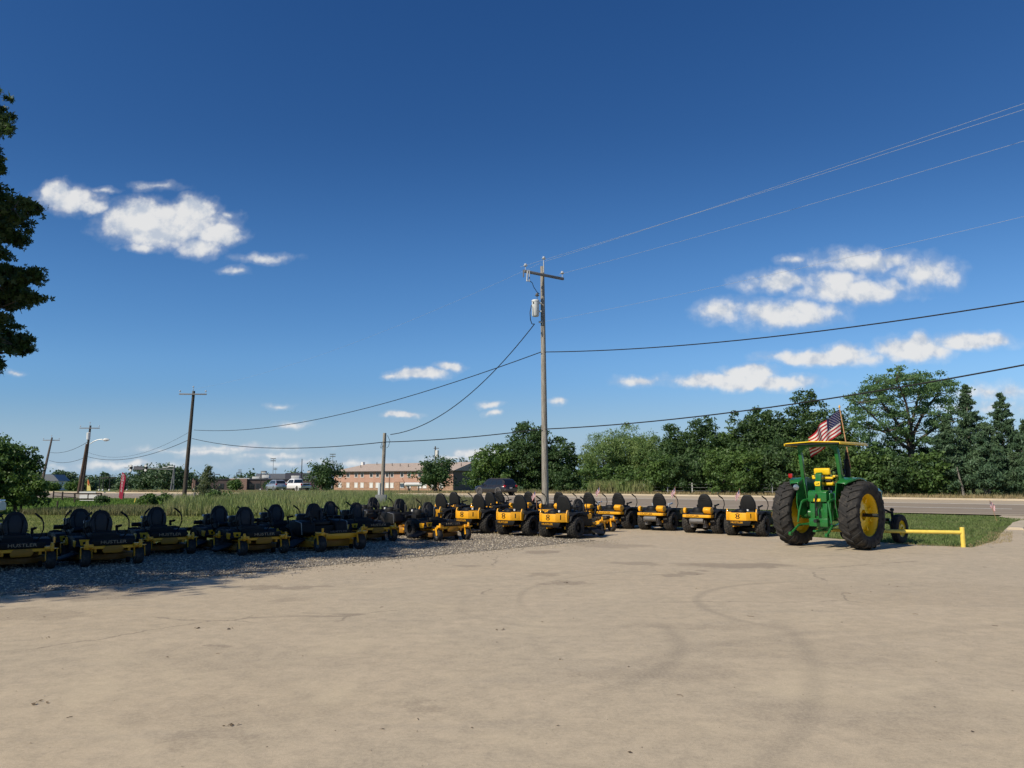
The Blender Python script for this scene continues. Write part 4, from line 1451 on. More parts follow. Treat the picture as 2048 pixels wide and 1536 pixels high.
def cable(label, pts, r, mat, sag=0.0, n=28, ext=None, group="overhead cables between the poles"):
    """hanging cable through consecutive anchor points; ext carries the last span past the picture"""
    out = []
    for i in range(len(pts) - 1):
        a, b = Vector(pts[i]), Vector(pts[i + 1])
        sg = sag[i] if isinstance(sag, (list, tuple)) else sag
        smax = ext if (ext and i == len(pts) - 2) else 1.0
        for k in range(n + 1):
            s = k / n * smax
            out.append(a + (b - a) * s - Vector((0, 0, 4 * sg * s * (1 - s))))
    o0 = out[0].copy()
    o = MB().tube([p - o0 for p in out], r, 5).build("power_line", mat, None, loc=o0)
    return tag(o, label, "cable", group)


YR = 19.5
cable("thin top conductor climbing to the upper right from the tall pole's tip", [at(1087, 524, 33), at(2048, 207, YR)], .005, M_ALU, .05, ext=1.5)
cable("thin conductor just under the top one, from the crossarm's left insulator to the upper right", [at(1040, 534, 32.3), at(2048, 219, YR)], .005, M_ALU, .05, ext=1.5)
cable("thin conductor from the crossarm's right insulator towards the right edge", [at(1117, 549, 33.7), at(2048, 282, YR + .6)], .005, M_ALU, .08, ext=1.5)
cable("faint bare neutral wire leaving the tall pole below the transformer to the right", [at(1090, 643, 32.9), at(2048, 433, YR)], .004, M_ALU, .10, ext=1.5)
cable("thick black cable, upper of two to the right edge from the tall pole", [at(1090, 704, 32.85), at(2048, 603, YR)], .020, M_CABLE, .30, ext=1.5)
cable("thick black cable, lower of two to the right edge from the tall pole", [at(1092, 858, 32.85), at(2048, 730, YR)], .022, M_CABLE, .28, ext=1.5)
cable("black cable from the tall pole by the short grey pole to the left roadside pole", [at(1083, 858, 32.85), at(769, 884, 39.85), at(384, 877, 66.8)], .022, M_CABLE, [.10, .55])
cable("black cable sagging from the tall pole straight to the left roadside pole", [at(1082, 704, 32.85), at(388, 860, 66.8)], .020, M_CABLE, 1.1)
cable("twisted service cable dropping from the transformer to the short grey pole", [at(1069, 648, 32.7), at(781, 869, 39.9)], .020, M_CABLE, 1.0)
cable("thick black cable from the left roadside pole towards the street light pole", [at(381, 878, 66.8), at(174, 913, 97.8)], .024, M_CABLE, 1.0)
cable("thin upper cable from the left roadside pole past the street light pole", [at(382, 862, 66.8), at(177, 905, 97.8)], .012, M_CABLE, 1.3)
cable("cable from the street light pole to the farthest leaning pole, upper one", [at(175, 884, 97.8), at(101, 905, 118)], .026, M_CABLE, .5)
cable("cable from the short brown pole to the farthest leaning pole, lower one", [at(172, 914, 96), at(99, 921, 117)], .026, M_CABLE, .5)
cable("thin conductor between the tall pole's tip and the left roadside pole's tip", [at(1086, 524, 33), at(387, 778, 66.9)], .004, M_ALU, .8)
cable("far horizontal cable across the street light pole low over the trees", [at(20, 944, 150), at(250, 950, 165)], .02, M_CABLE, .3)
# ------------------------------------------------------------------ trees, bushes
def leaf_mat(name, c0, c1, c2, trans=.30, rough=.55):
    m, nt = new_mat(name)
    rnd = nt.n("ShaderNodeNewGeometry").outputs["Random Per Island"]
    co = nt.n("ShaderNodeTexCoord").outputs["Object"]
    a = nt.noise(co, .55, 3, .6)
    c = nt.mix(rnd, c0, c1)
    c = nt.mix(nt.ss(a, .45, .68, 0, .8), c, c2)
    finish(nt, c, rough, spec=.35, trans=(trans, nt.mix(.5, c, (c2[0] * 1.3, c2[1] * 1.5, c2[2] * .7))))
    return m


ML_OAK = leaf_mat("oak_leaves", (0.028, 0.055, 0.017), (0.055, 0.099, 0.028), (0.072, 0.117, 0.030))
ML_DARK = leaf_mat("dark_broad_leaves", (0.037, 0.076, 0.029), (0.072, 0.127, 0.043), (0.094, 0.158, 0.047))
ML_MID = leaf_mat("mid_green_leaves", (0.054, 0.110, 0.029), (0.107, 0.180, 0.048), (0.137, 0.213, 0.048))
ML_WIL = leaf_mat("willow_leaves", (0.120, 0.196, 0.068), (0.190, 0.280, 0.100), (0.231, 0.300, 0.090), .35)
ML_LOC = leaf_mat("locust_leaves", (0.092, 0.180, 0.075), (0.145, 0.242, 0.100), (0.155, 0.254, 0.100), .4)
ML_CED = leaf_mat("cedar_foliage", (0.042, 0.088, 0.047), (0.088, 0.151, 0.074), (0.104, 0.163, 0.074), .15)
ML_FAR = leaf_mat("far_tree_leaves", (0.052, 0.100, 0.052), (0.088, 0.144, 0.068), (0.104, 0.160, 0.072), .2)
M_BARK = wood("grey_bark", (0.065, 0.055, 0.045), (0.14, 0.12, 0.10))
M_BARKP = wood("pale_bark", (0.14, 0.125, 0.105), (0.27, 0.245, 0.21))


def unit(n):
    v = rng.normal(size=(n, 3))
    return v / np.linalg.norm(v, axis=1, keepdims=True)


def leaf_verts(cent, rad, per, size, aspect=.5, out_w=.7, up_w=.35, hollow=.45, droop=0.0, star=False):
    """little pointed leaf faces spread through ellipsoids; returns (n*4, 3)"""
    cent, rad = np.asarray(cent, float), np.asarray(rad, float)
    idx = np.repeat(np.arange(len(cent)), per)
    n = len(idx)
    d = unit(n)
    r = (hollow + (1 - hollow) * rng.random(n)) ** .8 * (1 + .18 * rng.normal(size=n))
    p = cent[idx] + d * r[:, None] * rad[idx]
    nr = unit(n) + out_w * d + np.array([0, 0, up_w])
    nr /= np.linalg.norm(nr, axis=1, keepdims=True)
    a = np.cross(nr, unit(n)); a /= np.linalg.norm(a, axis=1, keepdims=True) + 1e-9
    if droop:
        a = a + np.array([0, 0, -droop]); a /= np.linalg.norm(a, axis=1, keepdims=True)
    b = np.cross(nr, a)
    L = size * (.65 + .7 * rng.random(n))[:, None]
    W = L * aspect
    if not star:
        return np.stack([p - a * L / 2, p + b * W / 2 - a * L * .05, p + a * L / 2, p - b * W / 2 - a * L * .05], 1).reshape(-1, 3)
    out = []
    for ang, k in ((0, 1.0), (1.05, .75), (-1.05, .75), (2.2, .5), (-2.2, .5)):
        e = a * math.cos(ang) + b * math.sin(ang)
        f = -a * math.sin(ang) + b * math.cos(ang)
        out.append(np.stack([p, p + e * L * .3 * k + f * W * .24, p + e * L * .62 * k + nr * L * .05, p + e * L * .3 * k - f * W * .24], 1))
    return np.concatenate(out, 0).reshape(-1, 3)


def clumps(c, r, n, lump=.28, shell=.55, flat=1.0):
    """clump centres through a lumpy ellipsoid, denser near its surface"""
    d = unit(n)
    ph = rng.random((4, 3)) * 6
    w = np.ones(n)
    for q in ph:
        w += lump * .5 * np.sin(d @ q * 1.9 + q[0])
    rr = (shell + (1 - shell) * rng.random(n)) * w
    return np.asarray(c) + d * rr[:, None] * np.asarray(r)


def limb(mb, a, b, r0, r1, bend=.12, n=5):
    a, b = Vector(a), Vector(b)
    L = (b - a).length
    off = Vector(unit(1)[0]) * L * bend + Vector((0, 0, -L * bend * .5))
    pts = [a + (b - a) * (i / n) + off * (4 * (i / n) * (1 - i / n)) * .5 for i in range(n + 1)]
    mb.tube(pts, [r0 + (r1 - r0) * i / n for i in range(n + 1)], 6)


def tree(name, label, base, H, W, mat, bark=None, group=None, cat="tree", crowns=None, n_cl=60, per=60, leaf=.26, cl_r=.55, trunk_r=.16, low=.08, aspect=.55,
         limbs=14, droop=0.0, lean=(0, 0), shell=.42, lump=.17, hollow=.4, star=False, multi=1, depth=1.0):
    base = Vector(base)
    e = empty(name, base)
    if crowns is None:
        zc = H * (low + (1 - low) / 2)
        crowns = [((lean[0] * .5, lean[1] * .5, zc), (W, W * depth, H * (1 - low) / 2), 1.0)]
    C = np.concatenate([clumps(c, r, max(3, int(n_cl * k)), lump, shell) for c, r, k in crowns])
    C = C[C[:, 2] > .25]
    rad = np.stack([cl_r * (.7 + .6 * rng.random(len(C)))] * 3, 1) * np.array([1.15, 1.15, .75])
    v = leaf_verts(C, rad, per, leaf, aspect, hollow=hollow, droop=droop, star=star)
    v[:, 2] = np.maximum(v[:, 2], .02)
    me = np_mesh("crown", v, 4, mat)
    link("crown", me, e)
    tb = MB()
    top = H * .72
    n = 7
    for q in range(multi):
        ox, oy = (0, 0) if multi == 1 else (rng.normal() * W * .12, rng.normal() * W * .12)
        tp = [(ox + (lean[0] + rng.normal() * .04 * W) * (i / n), oy + (lean[1] + rng.normal() * .04 * W) * (i / n), -.15 + (top + .15) * i / n) for i in range(n + 1)]
        tb.tube(tp, [trunk_r * (1.25 if i == 0 else 1 - .8 * i / n) for i in range(n + 1)], 9)
        sel = rng.permutation(len(C))[:max(3, limbs // multi)]
        for k in sel:
            c = C[k]
            zt = np.clip(c[2] * .62, H * .12, top * .9)
            i = min(n - 1, int(zt / top * n))
            t = (zt / top * n) - i
            st = Vector(tp[i]) + (Vector(tp[i + 1]) - Vector(tp[i])) * t
            limb(tb, st, c, trunk_r * (.45 - .3 * zt / H), .012)
    tb.build("trunk", bark or M_BARK, e, smooth=60)
    return tag(e, label, cat, group)


def tree_px(name, label, u, vtop, Y, hw, mat, **kw):
    b = gp(u, Y)
    H = zat(vtop, Y) - b.z
    W = hw / F_PX * Y
    return tree(name, label, b, H * .97, W, mat, **kw)


GW = "trees of the wood across the road"
B = dict(group=GW)
# cluster behind the tall pole
tree_px("broadleaf_tree", "paler round tree at the left end of the clump behind the tall pole", 985, 888, 96.5, 42, ML_MID, n_cl=110, per=66, leaf=.34, cl_r=.62, low=.02, **B)
tree_px("broadleaf_tree", "dark full tree with the highest top of the clump behind the tall pole", 1052, 847, 98, 64, ML_DARK, n_cl=210, per=74, leaf=.34, cl_r=.66, low=.0, **B)
tree_px("broadleaf_tree", "dark tree with ragged twigs right of the tall pole", 1112, 872, 97, 46, ML_DARK, n_cl=140, per=66, leaf=.34, cl_r=.60, low=.0, **B)
tree_px("shrub", "light green shrub between the brown gable and the dark vehicle", 955, 922, 96, 24, ML_MID, cat="shrub", n_cl=30, per=50, leaf=.30, cl_r=.5, low=0.0, trunk_r=.08, limbs=6)
tree_px("shrub", "low rounded thicket at the foot of the dark clump, right of the tall pole", 1128, 935, 93, 30, ML_DARK, cat="shrub", n_cl=36, per=50, leaf=.30, cl_r=.5, low=0.0, trunk_r=.08, limbs=6)
# willows
for u, v, Y, hw, lab in ((1206, 858, 95, 50, "grey green willow-like tree standing leftmost with sky at its left"), (1254, 850, 97, 48, "grey green willow-like tree with two soft tops, middle of the pale ones"),
                         (1293, 864, 94, 38, "grey green willow-like tree merging into the darker wood at its right")):
    tree_px("willow_tree", lab, u, v, Y, hw, ML_WIL, n_cl=150, per=90, leaf=.36, aspect=.24, droop=.5, cl_r=.75, low=.05, lump=.12, **B)
for u, v, Y, hw, lab in ((1190, 918, 91.5, 34, "yellow green thicket below the leftmost willow-like tree"), (1262, 925, 89, 44, "mid green thicket below the middle willow-like tree")):
    tree_px("shrub", lab, u, v, Y, hw, ML_MID, cat="shrub", n_cl=50, per=60, leaf=.32, cl_r=.55, low=0.0, trunk_r=.08, limbs=6)
ROWT = [(1350, 853, 90, 40, ML_DARK, "dark broadleaf tree just right of the willow-like trees"), (1404, 840, 88, 44, ML_DARK, "dark broadleaf tree with two spiky tops over the second flag"),
        (1452, 850, 86, 36, ML_MID, "broadleaf tree filling the dip in the skyline left of the high tops"), (1507, 811, 84, 56, ML_DARK, "broad dark tree over the film wrapped mower's right neighbour"),
        (1556, 818, 82, 42, ML_DARK, "dark tree standing close left of the tractor canopy"), (1612, 784, 82, 56, ML_DARK, "tall dark tree with the highest dense crown behind the large flag"),
        (1668, 812, 79, 46, ML_DARK, "dark tree right behind the large flag's staff")]
for u, v, Y, hw, m, lab in ROWT:
    tree_px("broadleaf_tree", lab, u, v, Y, hw, m, n_cl=int(90 + hw * 2.2), per=66, leaf=.31, cl_r=.62, low=.03, trunk_r=.18, lump=.22, **B)
UND = [(1325, 905, 86, 40, ML_MID), (1378, 898, 84, 42, ML_DARK), (1440, 895, 81, 44, ML_MID), (1500, 885, 79, 46, ML_MID), (1560, 880, 77, 44, ML_DARK), (1615, 875, 75.5, 42, ML_MID), (1690, 880, 74, 44, ML_MID),
       (1745, 895, 73, 44, ML_MID), (1800, 905, 71, 46, ML_DARK), (1850, 905, 70, 42, ML_MID), (1764, 872, 78, 46, ML_DARK), (1884, 868, 76, 46, ML_DARK)]
UL = ["left of the first low bar mower", "behind the faceted shroud mower", "behind the film wrapped mower", "behind the second low bar mower left of the tractor", "left of the tractor's left wheel", "behind the tractor's seat",
      "behind the exhaust stack", "above the tractor's front wheel", "under the wide open crowned tree", "right of the wide open crowned tree's trunk", "close left of the wide open crowned tree's trunk", "between the wide open crowned tree and the cedars"]
for i, (u, v, Y, hw, m) in enumerate(UND):
    tree_px("understory_tree", "bushy wood-edge tree reaching the ground " + UL[i], u, v, Y, hw, m, group="bushy trees along the wood's edge", n_cl=90, per=64, leaf=.29, cl_r=.52, low=.0, trunk_r=.09, limbs=9)

# the open crowned locust
def locust():
    Y = 76.0
    b = gp(1822, Y)
    e = empty("honey_locust_tree", b)
    P = lambda u, v, dy=0.0: at(u, v, Y + dy) - b
    tb = MB()
    fork = P(1822, 900)
    tb.tube([(0, 0, -.2), tuple(P(1822, 960)), tuple(P(1823, 925)), tuple(fork)], [.42, .34, .31, .29], 10)
    mains = [[(1806, 890), (1776, 862), (1745, 832), (1716, 805)], [(1812, 870), (1790, 840), (1768, 812), (1750, 785), (1748, 770)], [(1822, 868), (1818, 838), (1812, 806), (1800, 775), (1792, 760)],
             [(1828, 865), (1842, 836), (1858, 810), (1874, 790), (1890, 772)], [(1838, 880), (1862, 862), (1884, 846), (1904, 838)], [(1822, 850), (1832, 815), (1838, 785), (1842, 762)], [(1815, 885), (1790, 872), (1762, 862), (1735, 850)]]
    tips = []
    for k, mlist in enumerate(mains):
        dy = [(-2.5, 1.5, -3.5, 2.5, -1.5, 3.5, 3.0)[k] * (i + 1) / len(mlist) for i in range(len(mlist))]
        pts = [fork] + [P(u, v, d) for (u, v), d in zip(mlist, dy)]
        m = len(pts)
        tb.tube(pts, [.20 - .16 * i / (m - 1) for i in range(m)], 8)
        for i in range(1, m):
            for q in range(5 if i > 1 else 3):
                d = Vector((rng.normal() * 1.0, rng.normal() * 1.2, abs(rng.normal()) * .55 + .1))
                t = pts[i] + d * (1.25 if i < m - 1 else 1.0)
                limb(tb, pts[i], t, .05, .012, .15)
                tips.append(t)
    # the spreading top
    for (u, v, n) in [(1716, 800, 5), (1735, 785, 6), (1755, 772, 7), (1778, 762, 7), (1805, 756, 7), (1832, 760, 7), (1858, 764, 7), (1880, 772, 6), (1900, 776, 4), (1903, 800, 4), (1745, 812, 5), (1775, 795, 6), (1808, 790, 6), (1842, 790, 6), (1872, 802, 5),
                      (1725, 838, 4), (1755, 850, 4), (1892, 835, 6), (1870, 850, 6), (1790, 825, 6), (1712, 850, 6), (1730, 872, 7), (1748, 890, 7), (1772, 902, 6), (1882, 880, 6), (1896, 862, 6), (1800, 872, 5), (1850, 882, 6), (1716, 822, 5), (1760, 790, 5), (1822, 775, 6), (1860, 780, 6), (1905, 792, 4), (1826, 820, 5)]:
        for q in range(n):
            t = P(u + rng.normal() * 8, v + rng.normal() * 6, rng.normal() * 2.0)
            tips.append(t)
    C = np.array([tuple(t) for t in tips])
    rad = np.stack([.55 * (.7 + .6 * rng.random(len(C)))] * 3, 1) * np.array([1.3, 1.3, .55])
    v = leaf_verts(C, rad, 70, .24, .5, hollow=.2, droop=.25)
    link("crown", np_mesh("crown", v, 4, ML_LOC), e)
    tb.build("trunk", M_BARK, e, smooth=60)
    tag(e, "wide tree with flat open crown and bare spreading limbs right of the tractor", "tree", GW)


locust()


def cedar(name, label, base, H, W, mat, n_l=16, leaf=.34, bare=.06, group=None, bark=None, per=46, trunk_r=.14, wind=.0, dens=1.0):
    base = Vector(base)
    e = empty(name, base)
    C, Rr = [], []
    tb = MB()
    tb.tube([(0, 0, -.15), (.03, 0, H * .3), (-.04, .02, H * .65), (wind * .5, 0, H * .97)], [trunk_r * 1.15, trunk_r * .85, trunk_r * .45, .01], 8)
    for i in range(n_l):
        t = i / (n_l - 1)
        z = H * (bare + (1 - bare) * t)
        r = W * (1 - t) ** .8 * (.75 + .4 * rng.random()) + .08
        m = max(2, int((3 + 9 * (1 - t)) * dens))
        for k in range(m):
            a = rng.random() * 2 * PI
            rr = r * (.55 + .5 * rng.random())
            tip = (math.cos(a) * rr + wind * t, math.sin(a) * rr, z + rr * .22 + rng.normal() * .1)
            for q in (.5, .85, 1.05):
                C.append((tip[0] * q, tip[1] * q, z + (tip[2] - z) * q)); Rr.append(.22 + .34 * (1 - t) * (1.1 - q * .4) * W * .5)
            if rng.random() < .4:
                limb(tb, (0, 0, z - .15 * rr), tip, .03, .006, .06, 3)
    C = np.array(C)
    rad = np.array(Rr)[:, None] * np.array([1.1, 1.1, .7])
    v = leaf_verts(C, rad, per, leaf, .28, out_w=.3, up_w=.2, hollow=.2, droop=-.45)
    v[:, 2] = np.maximum(v[:, 2], .02)
    link("crown", np_mesh("crown", v, 4, mat), e)
    tb.build("trunk", bark or M_BARK, e, smooth=60)
    return tag(e, label, "tree", group)


def cedar_px(label, u, vtop, Y, hw, mat=None, **kw):
    b = gp(u, Y)
    return cedar("cedar_tree", label, b, zat(vtop, Y) - b.z, hw / F_PX * Y, mat or ML_CED, **kw)


cedar_px("tallest cedar with a thin pointed tip right of the wide open crowned tree", 1938, 775, 72, 56, group=GW, bark=M_BARKP, bare=.14, n_l=24, per=30)
cedar_px("cedar with a bent pointed tip nearest the right edge", 2005, 792, 71, 66, group=GW, bark=M_BARKP, bare=.10, n_l=24, per=30)
cedar_px("low dark cedar filling the space left of the tallest cedar", 1892, 840, 70, 52, group=GW, bark=M_BARKP, bare=.12, n_l=18, per=32)
cedar_px("low dark cedar in front of and between the two pointed cedars", 1968, 850, 68, 54, group=GW, bark=M_BARKP, bare=.16, n_l=18, per=32)
cedar_px("cedar cut by the right edge of the picture", 2050, 845, 67, 60, group=GW, bark=M_BARKP, bare=.08, n_l=18, per=32)
for u, v0, v1, lab in ((1919, 934, 999, "thin pale bare tree trunk leaning at the wood's edge under the cedars"), (1966, 972, 999, "short pale stump at the wood's edge, right of the thin pale trunk"), (2026, 950, 998, "thin crooked pale trunk under the rightmost cedars")):
    Y = 67.6
    p0, p1 = gp(u, Y), at(u - (5 if v0 < 960 else 0), v0, Y)
    d = p1 - p0
    o = MB().tube([(0, 0, -.1), tuple(d * .35 + Vector((.06, 0, 0))), tuple(d * .7), tuple(d)], [.13, .10, .075, .045], 8).build("tree_trunk", M_BARKP, None, loc=p0, smooth=60)
    tag(o, lab, "tree")

# the mass of the wood farther back, and far woods on the horizon
def wood_mass(name, pts, h, n, mat, leaf, cl, per, label):
    C = []
    P_ = np.array(pts, float)
    seg = np.linalg.norm(P_[1:] - P_[:-1], axis=1)
    for k in range(n):
        i = rng.choice(len(seg), p=seg / seg.sum())
        t = rng.random()
        p = P_[i] + (P_[i + 1] - P_[i]) * t
        x, y = p[0] + rng.normal() * 1.5, p[1] + rng.random() * 6
        hh = h * (.72 + .28 * math.sin(x * .35) * math.sin(x * .11 + 1) + .1 * rng.random())
        C.append((x, y, gh(x, y) + hh * (.05 + .95 * rng.random() ** .8)))
    rad = np.stack([cl * (.7 + .6 * rng.random(len(C)))] * 3, 1)
    v = leaf_verts(C, rad, per, leaf, .6)
    return tag(link(name, np_mesh(name, v, 4, mat)), label, kind="stuff")


wood_mass("woods", [(6, 104), (24, 96), (40, 86), (62, 74), (95, 50)], 7.2, 420, ML_DARK, .45, 1.1, 60, None)
wood_mass("far_woods", [(-330, 300), (-200, 345), (-110, 365), (-40, 350), (60, 340), (150, 300), (260, 220)], 7.0, 900, ML_FAR, 1.3, 2.8, 60, None)

# far and middle distance trees on the left
GL = "separate trees in the distance on the left"
FT = [(132, 944, 215, 24, ML_FAR, "round distant tree left of the street light pole"), (183, 962, 205, 16, ML_FAR, "low distant tree behind the street light pole"), (222, 950, 250, 14, ML_FAR, "distant tree with a knobbly top left of the red feather banner"),
      (258, 955, 245, 22, ML_FAR, "low broad distant tree right of the red feather banner"), (112, 968, 190, 14, ML_MID, "low light green distant tree by the small grey house"), (160, 965, 188, 15, ML_MID, "low light green distant tree left of the bare brown pole"),
      (300, 930, 150, 28, ML_FAR, "left half of the dark twiggy pair of trees beside the left roadside pole"), (345, 926, 146, 38, ML_FAR, "right half of the dark twiggy pair of trees beside the left roadside pole"),
      (475, 962, 170, 11, ML_MID, "small young tree in front of the long low school"), (549, 962, 178, 10, ML_DARK, "small dark tree at the school's entrance behind the silver car"),
      (651, 921, 160, 31, ML_DARK, "rounded tree between the school and the brick apartment house"), (873, 908, 148, 41, ML_DARK, "conical dense tree hiding the brick apartment house's right end"), (928, 918, 250, 20, ML_FAR, "distant tree behind the brown gable")]
for u, v, Y, hw, m, lab in FT:
    tree_px("distant_tree", lab, u, v, Y, hw, m, group=GL, n_cl=max(24, int(hw * 2.6)), per=46, leaf=.62 if Y > 180 else .46, cl_r=1.0 if Y > 140 else .8, low=.06 if hw > 12 else .25, trunk_r=.25, limbs=8, lump=.22)
# near shrubs on the left
cedar("cedar_tree", "small feathery cedar in the weeds right of the left roadside pole", gp(420, 44), zat(936, 44), .85, leaf_mat("young_cedar_foliage", (0.085, 0.115, 0.055), (0.135, 0.165, 0.080), (0.150, 0.165, 0.085), .25), n_l=15, leaf=.17, bare=.02, per=15, trunk_r=.05, dens=.8)
GS = "shrubs in the weedy strip on the left"
SH = [(440, 978, 42, 20, ML_MID, "bright shrub at the foot of the small feathery cedar"), (304, 984, 47, 19, ML_MID, "feathery shrub left of the left roadside pole"), (338, 987, 48, 17, ML_MID, "round shrub close to the left roadside pole's foot"),
      (366, 1000, 46, 20, ML_DARK, "low shrub in front of the left roadside pole's foot"), (214, 990, 50, 13, ML_DARK, "small dark shrub right of the white roadside sign"), (225, 1010, 44, 28, ML_DARK, "low dark spreading shrub in the meadow below the red feather banner"),
      (120, 1012, 42, 26, ML_DARK, "low dark weeds clump at the foot of the left bush"), (160, 1014, 41, 22, ML_MID, "low weeds clump at the meadow's near edge")]
for u, v, Y, hw, m, lab in SH:
    tree_px("shrub", lab, u, v, Y, hw, m, group=GS, cat="shrub", n_cl=26, per=60, leaf=.13, cl_r=.20, low=0.0, trunk_r=.03, limbs=8)
b = gp(38, 39)
tree("bushy_tree", "large bushy tree at the left edge reaching down to the lawn", b, zat(858, 39), 1.75, ML_MID, group=GS, crowns=[((-.7, 0, 1.8), (1.6, 1.7, 1.75), .55), ((.75, -.2, 1.2), (1.0, 1.2, 1.25), .3), ((-1.0, .3, 2.6), (1.0, 1.1, 1.2), .3), ((.2, .1, 2.3), (.9, 1.0, 1.0), .2)],
     n_cl=230, per=90, leaf=.15, cl_r=.32, low=0.0, trunk_r=.06, limbs=24, multi=3, lump=.12, shell=.3)
b = gp(-75, 38)
tree("bushy_tree", "bushy tree cut by the left edge behind the large one", b, zat(850, 38), 2.2, ML_MID, group=GS, n_cl=90, per=80, leaf=.18, cl_r=.38, low=0.0, trunk_r=.10, limbs=14)

# big oaks at the left, mostly outside the picture, that throw the shade
def oak(label, base, crowns, extra, n_cl, per, H, r):
    base = Vector(base)
    e = empty("oak_tree", base)
    C = np.concatenate([clumps(c, rr, int(n_cl * k), .14, .45) for c, rr, k in crowns]) if crowns else np.zeros((0, 3))
    rad = np.stack([.62 * (.7 + .6 * rng.random(len(C)))] * 3, 1) * np.array([1.2, 1.2, .6])
    tb = MB()
    tb.tube([(0, 0, -.2), (.05, .02, H * .3), (-.05, 0, H * .6), (.03, 0, H * .93)], [r * 1.3, r, r * .6, .03], 12)
    v = [leaf_verts(C, rad, per, .24, .5, hollow=.2, star=True)]
    for c in C[::2]:
        limb(tb, (0, 0, max(1.8, c[2] * .75)), c, .06, .012, .1)
    if extra:
        E = np.array([tuple(p - base) for p, _ in extra])
        sub, sr = [], []
        for p, k in zip(E, [k for _, k in extra]):
            for _ in range(int(5 + 16 * k)):
                sub.append(p + np.clip(rng.normal(size=3), -1.25, 1.25) * k * np.array([.62, .62, .38])); sr.append(.10 + .07 * rng.random())
        sr = np.array(sr)[:, None] * np.array([1.25, 1.25, .6])
        v.append(leaf_verts(np.array(sub), sr, 26, .145, .5, hollow=.1, star=True))
        for p, k in extra:
            q = p - base
            limb(tb, (0, 0, max(1.8, q.z * .86)), q, .05, .010, .06)
            for _ in range(5):
                limb(tb, q, q + Vector(unit(1)[0]) * k * 1.05, .010, .004, .05, 3)
    link("crown", np_mesh("crown", np.concatenate(v), 4, ML_OAK), e)
    tb.build("trunk", M_BARK, e, smooth=60)
    return tag(e, label, "tree", "big oaks at the lot's left side")


YO = 15.5
vis = [(8, 190, .35), (2, 225, .45), (14, 248, .30), (36, 250, .22), (-15, 270, .5), (0, 300, .35), (16, 322, .25), (-20, 335, .4), (8, 340, .2), (-30, 365, .5), (6, 395, .40), (34, 402, .38), (58, 418, .30), (86, 420, .24),
       (20, 428, .42), (48, 440, .34), (10, 455, .45), (36, 466, .30), (54, 478, .22), (-10, 480, .5), (8, 505, .30), (-5, 530, .5), (14, 545, .42), (44, 550, .32), (78, 555, .26), (98, 548, .20), (24, 570, .42), (60, 578, .34), (90, 592, .22),
       (8, 590, .5), (38, 602, .36), (64, 606, .24), (0, 622, .5), (24, 632, .36), (-10, 650, .5), (10, 664, .36), (36, 684, .34), (58, 690, .25), (74, 676, .16), (78, 700, .14), (14, 702, .40), (-5, 725, .45), (18, 734, .26), (-40, 560, .7), (-50, 430, .7), (-45, 650, .7), (-40, 300, .6)]
oak("dark leafy oak whose right side fills the left edge of the sky", (-13.1, 15.6, 0), [((-.5, -.1, 7.3), (2.0, 2.3, 3.6), 1.0)], [(at(u - 30, v, YO + rng.normal() * .6), k) for u, v, k in vis], 170, 80, 11.2, .22)
oak("oak outside the picture shading the left mowers", (-14.6, 8.5, 0), [((0, 0, 6.2), (2.6, 2.7, 3.0), 1.0)], [], 200, 90, 9.5, .22)
oak("second oak outside the picture shading the mowers' middle", (-14.2, 11.3, 0), [((0, 0, 8.6), (2.4, 2.4, 3.4), 1.0)], [], 190, 90, 12.2, .22)
oak("oak outside the picture at the far left corner of the lot", (-19.2, 11.6, 0), [((0, 0, 7.0), (3.0, 3.0, 3.6), 1.0)], [], 170, 80, 11.0, .22)  # extra tree out of view, added to cut sky light on the left mowers
oak("unseen oak added left of the camera to block sky light", (-17.5, 3.5, 0), [((0, 0, 7.0), (3.0, 3.0, 3.6), 1.0)], [], 170, 80, 11.0, .22)  # likewise added unseen, holds sky light off the shaded row
# ------------------------------------------------------------------ grass, weeds, gravel stones, litter
def blade_mat(name, c0, c1, c2, trans=.35):
    m, nt = new_mat(name)
    rnd = nt.n("ShaderNodeNewGeometry").outputs["Random Per Island"]
    co = nt.n("ShaderNodeTexCoord").outputs["Object"]
    c = nt.mix(rnd, c0, c1)
    c = nt.mix(nt.ss(nt.noise(co, .7, 5, .65), .45, .68, 0, .85), c, c2)
    finish(nt, c, .6, spec=.2, trans=(trans, c))
    return m


def in_poly(x, y, poly):
    c = np.zeros(len(x), bool)
    n = len(poly)
    for i in range(n):
        x0, y0 = poly[i]; x1, y1 = poly[(i + 1) % n]
        k = ((y0 > y) != (y1 > y)) & (x < (x1 - x0) * (y - y0) / (y1 - y0 + 1e-12) + x0)
        c ^= k
    return c


def sample(poly, n, clump=0.0, cs=.5):
    P_ = np.array(poly)
    lo, hi = P_.min(0), P_.max(0)
    xs, ys = [], []
    got = 0
    while got < n:
        x = lo[0] + rng.random(n * 2) * (hi[0] - lo[0]); y = lo[1] + rng.random(n * 2) * (hi[1] - lo[1])
        k = in_poly(x, y, poly)
        if clump:
            f = np.sin(x * cs * 2.1 + 1.3 * np.sin(y * cs * 1.7)) * np.sin(y * cs * 2.7 + 1.1 * np.sin(x * cs * 2.9 + 1))
            k &= rng.random(len(x)) < (1 - clump) + clump * (.5 + .5 * f)
        xs.append(x[k]); ys.append(y[k]); got += k.sum()
    return np.concatenate(xs)[:n], np.concatenate(ys)[:n]


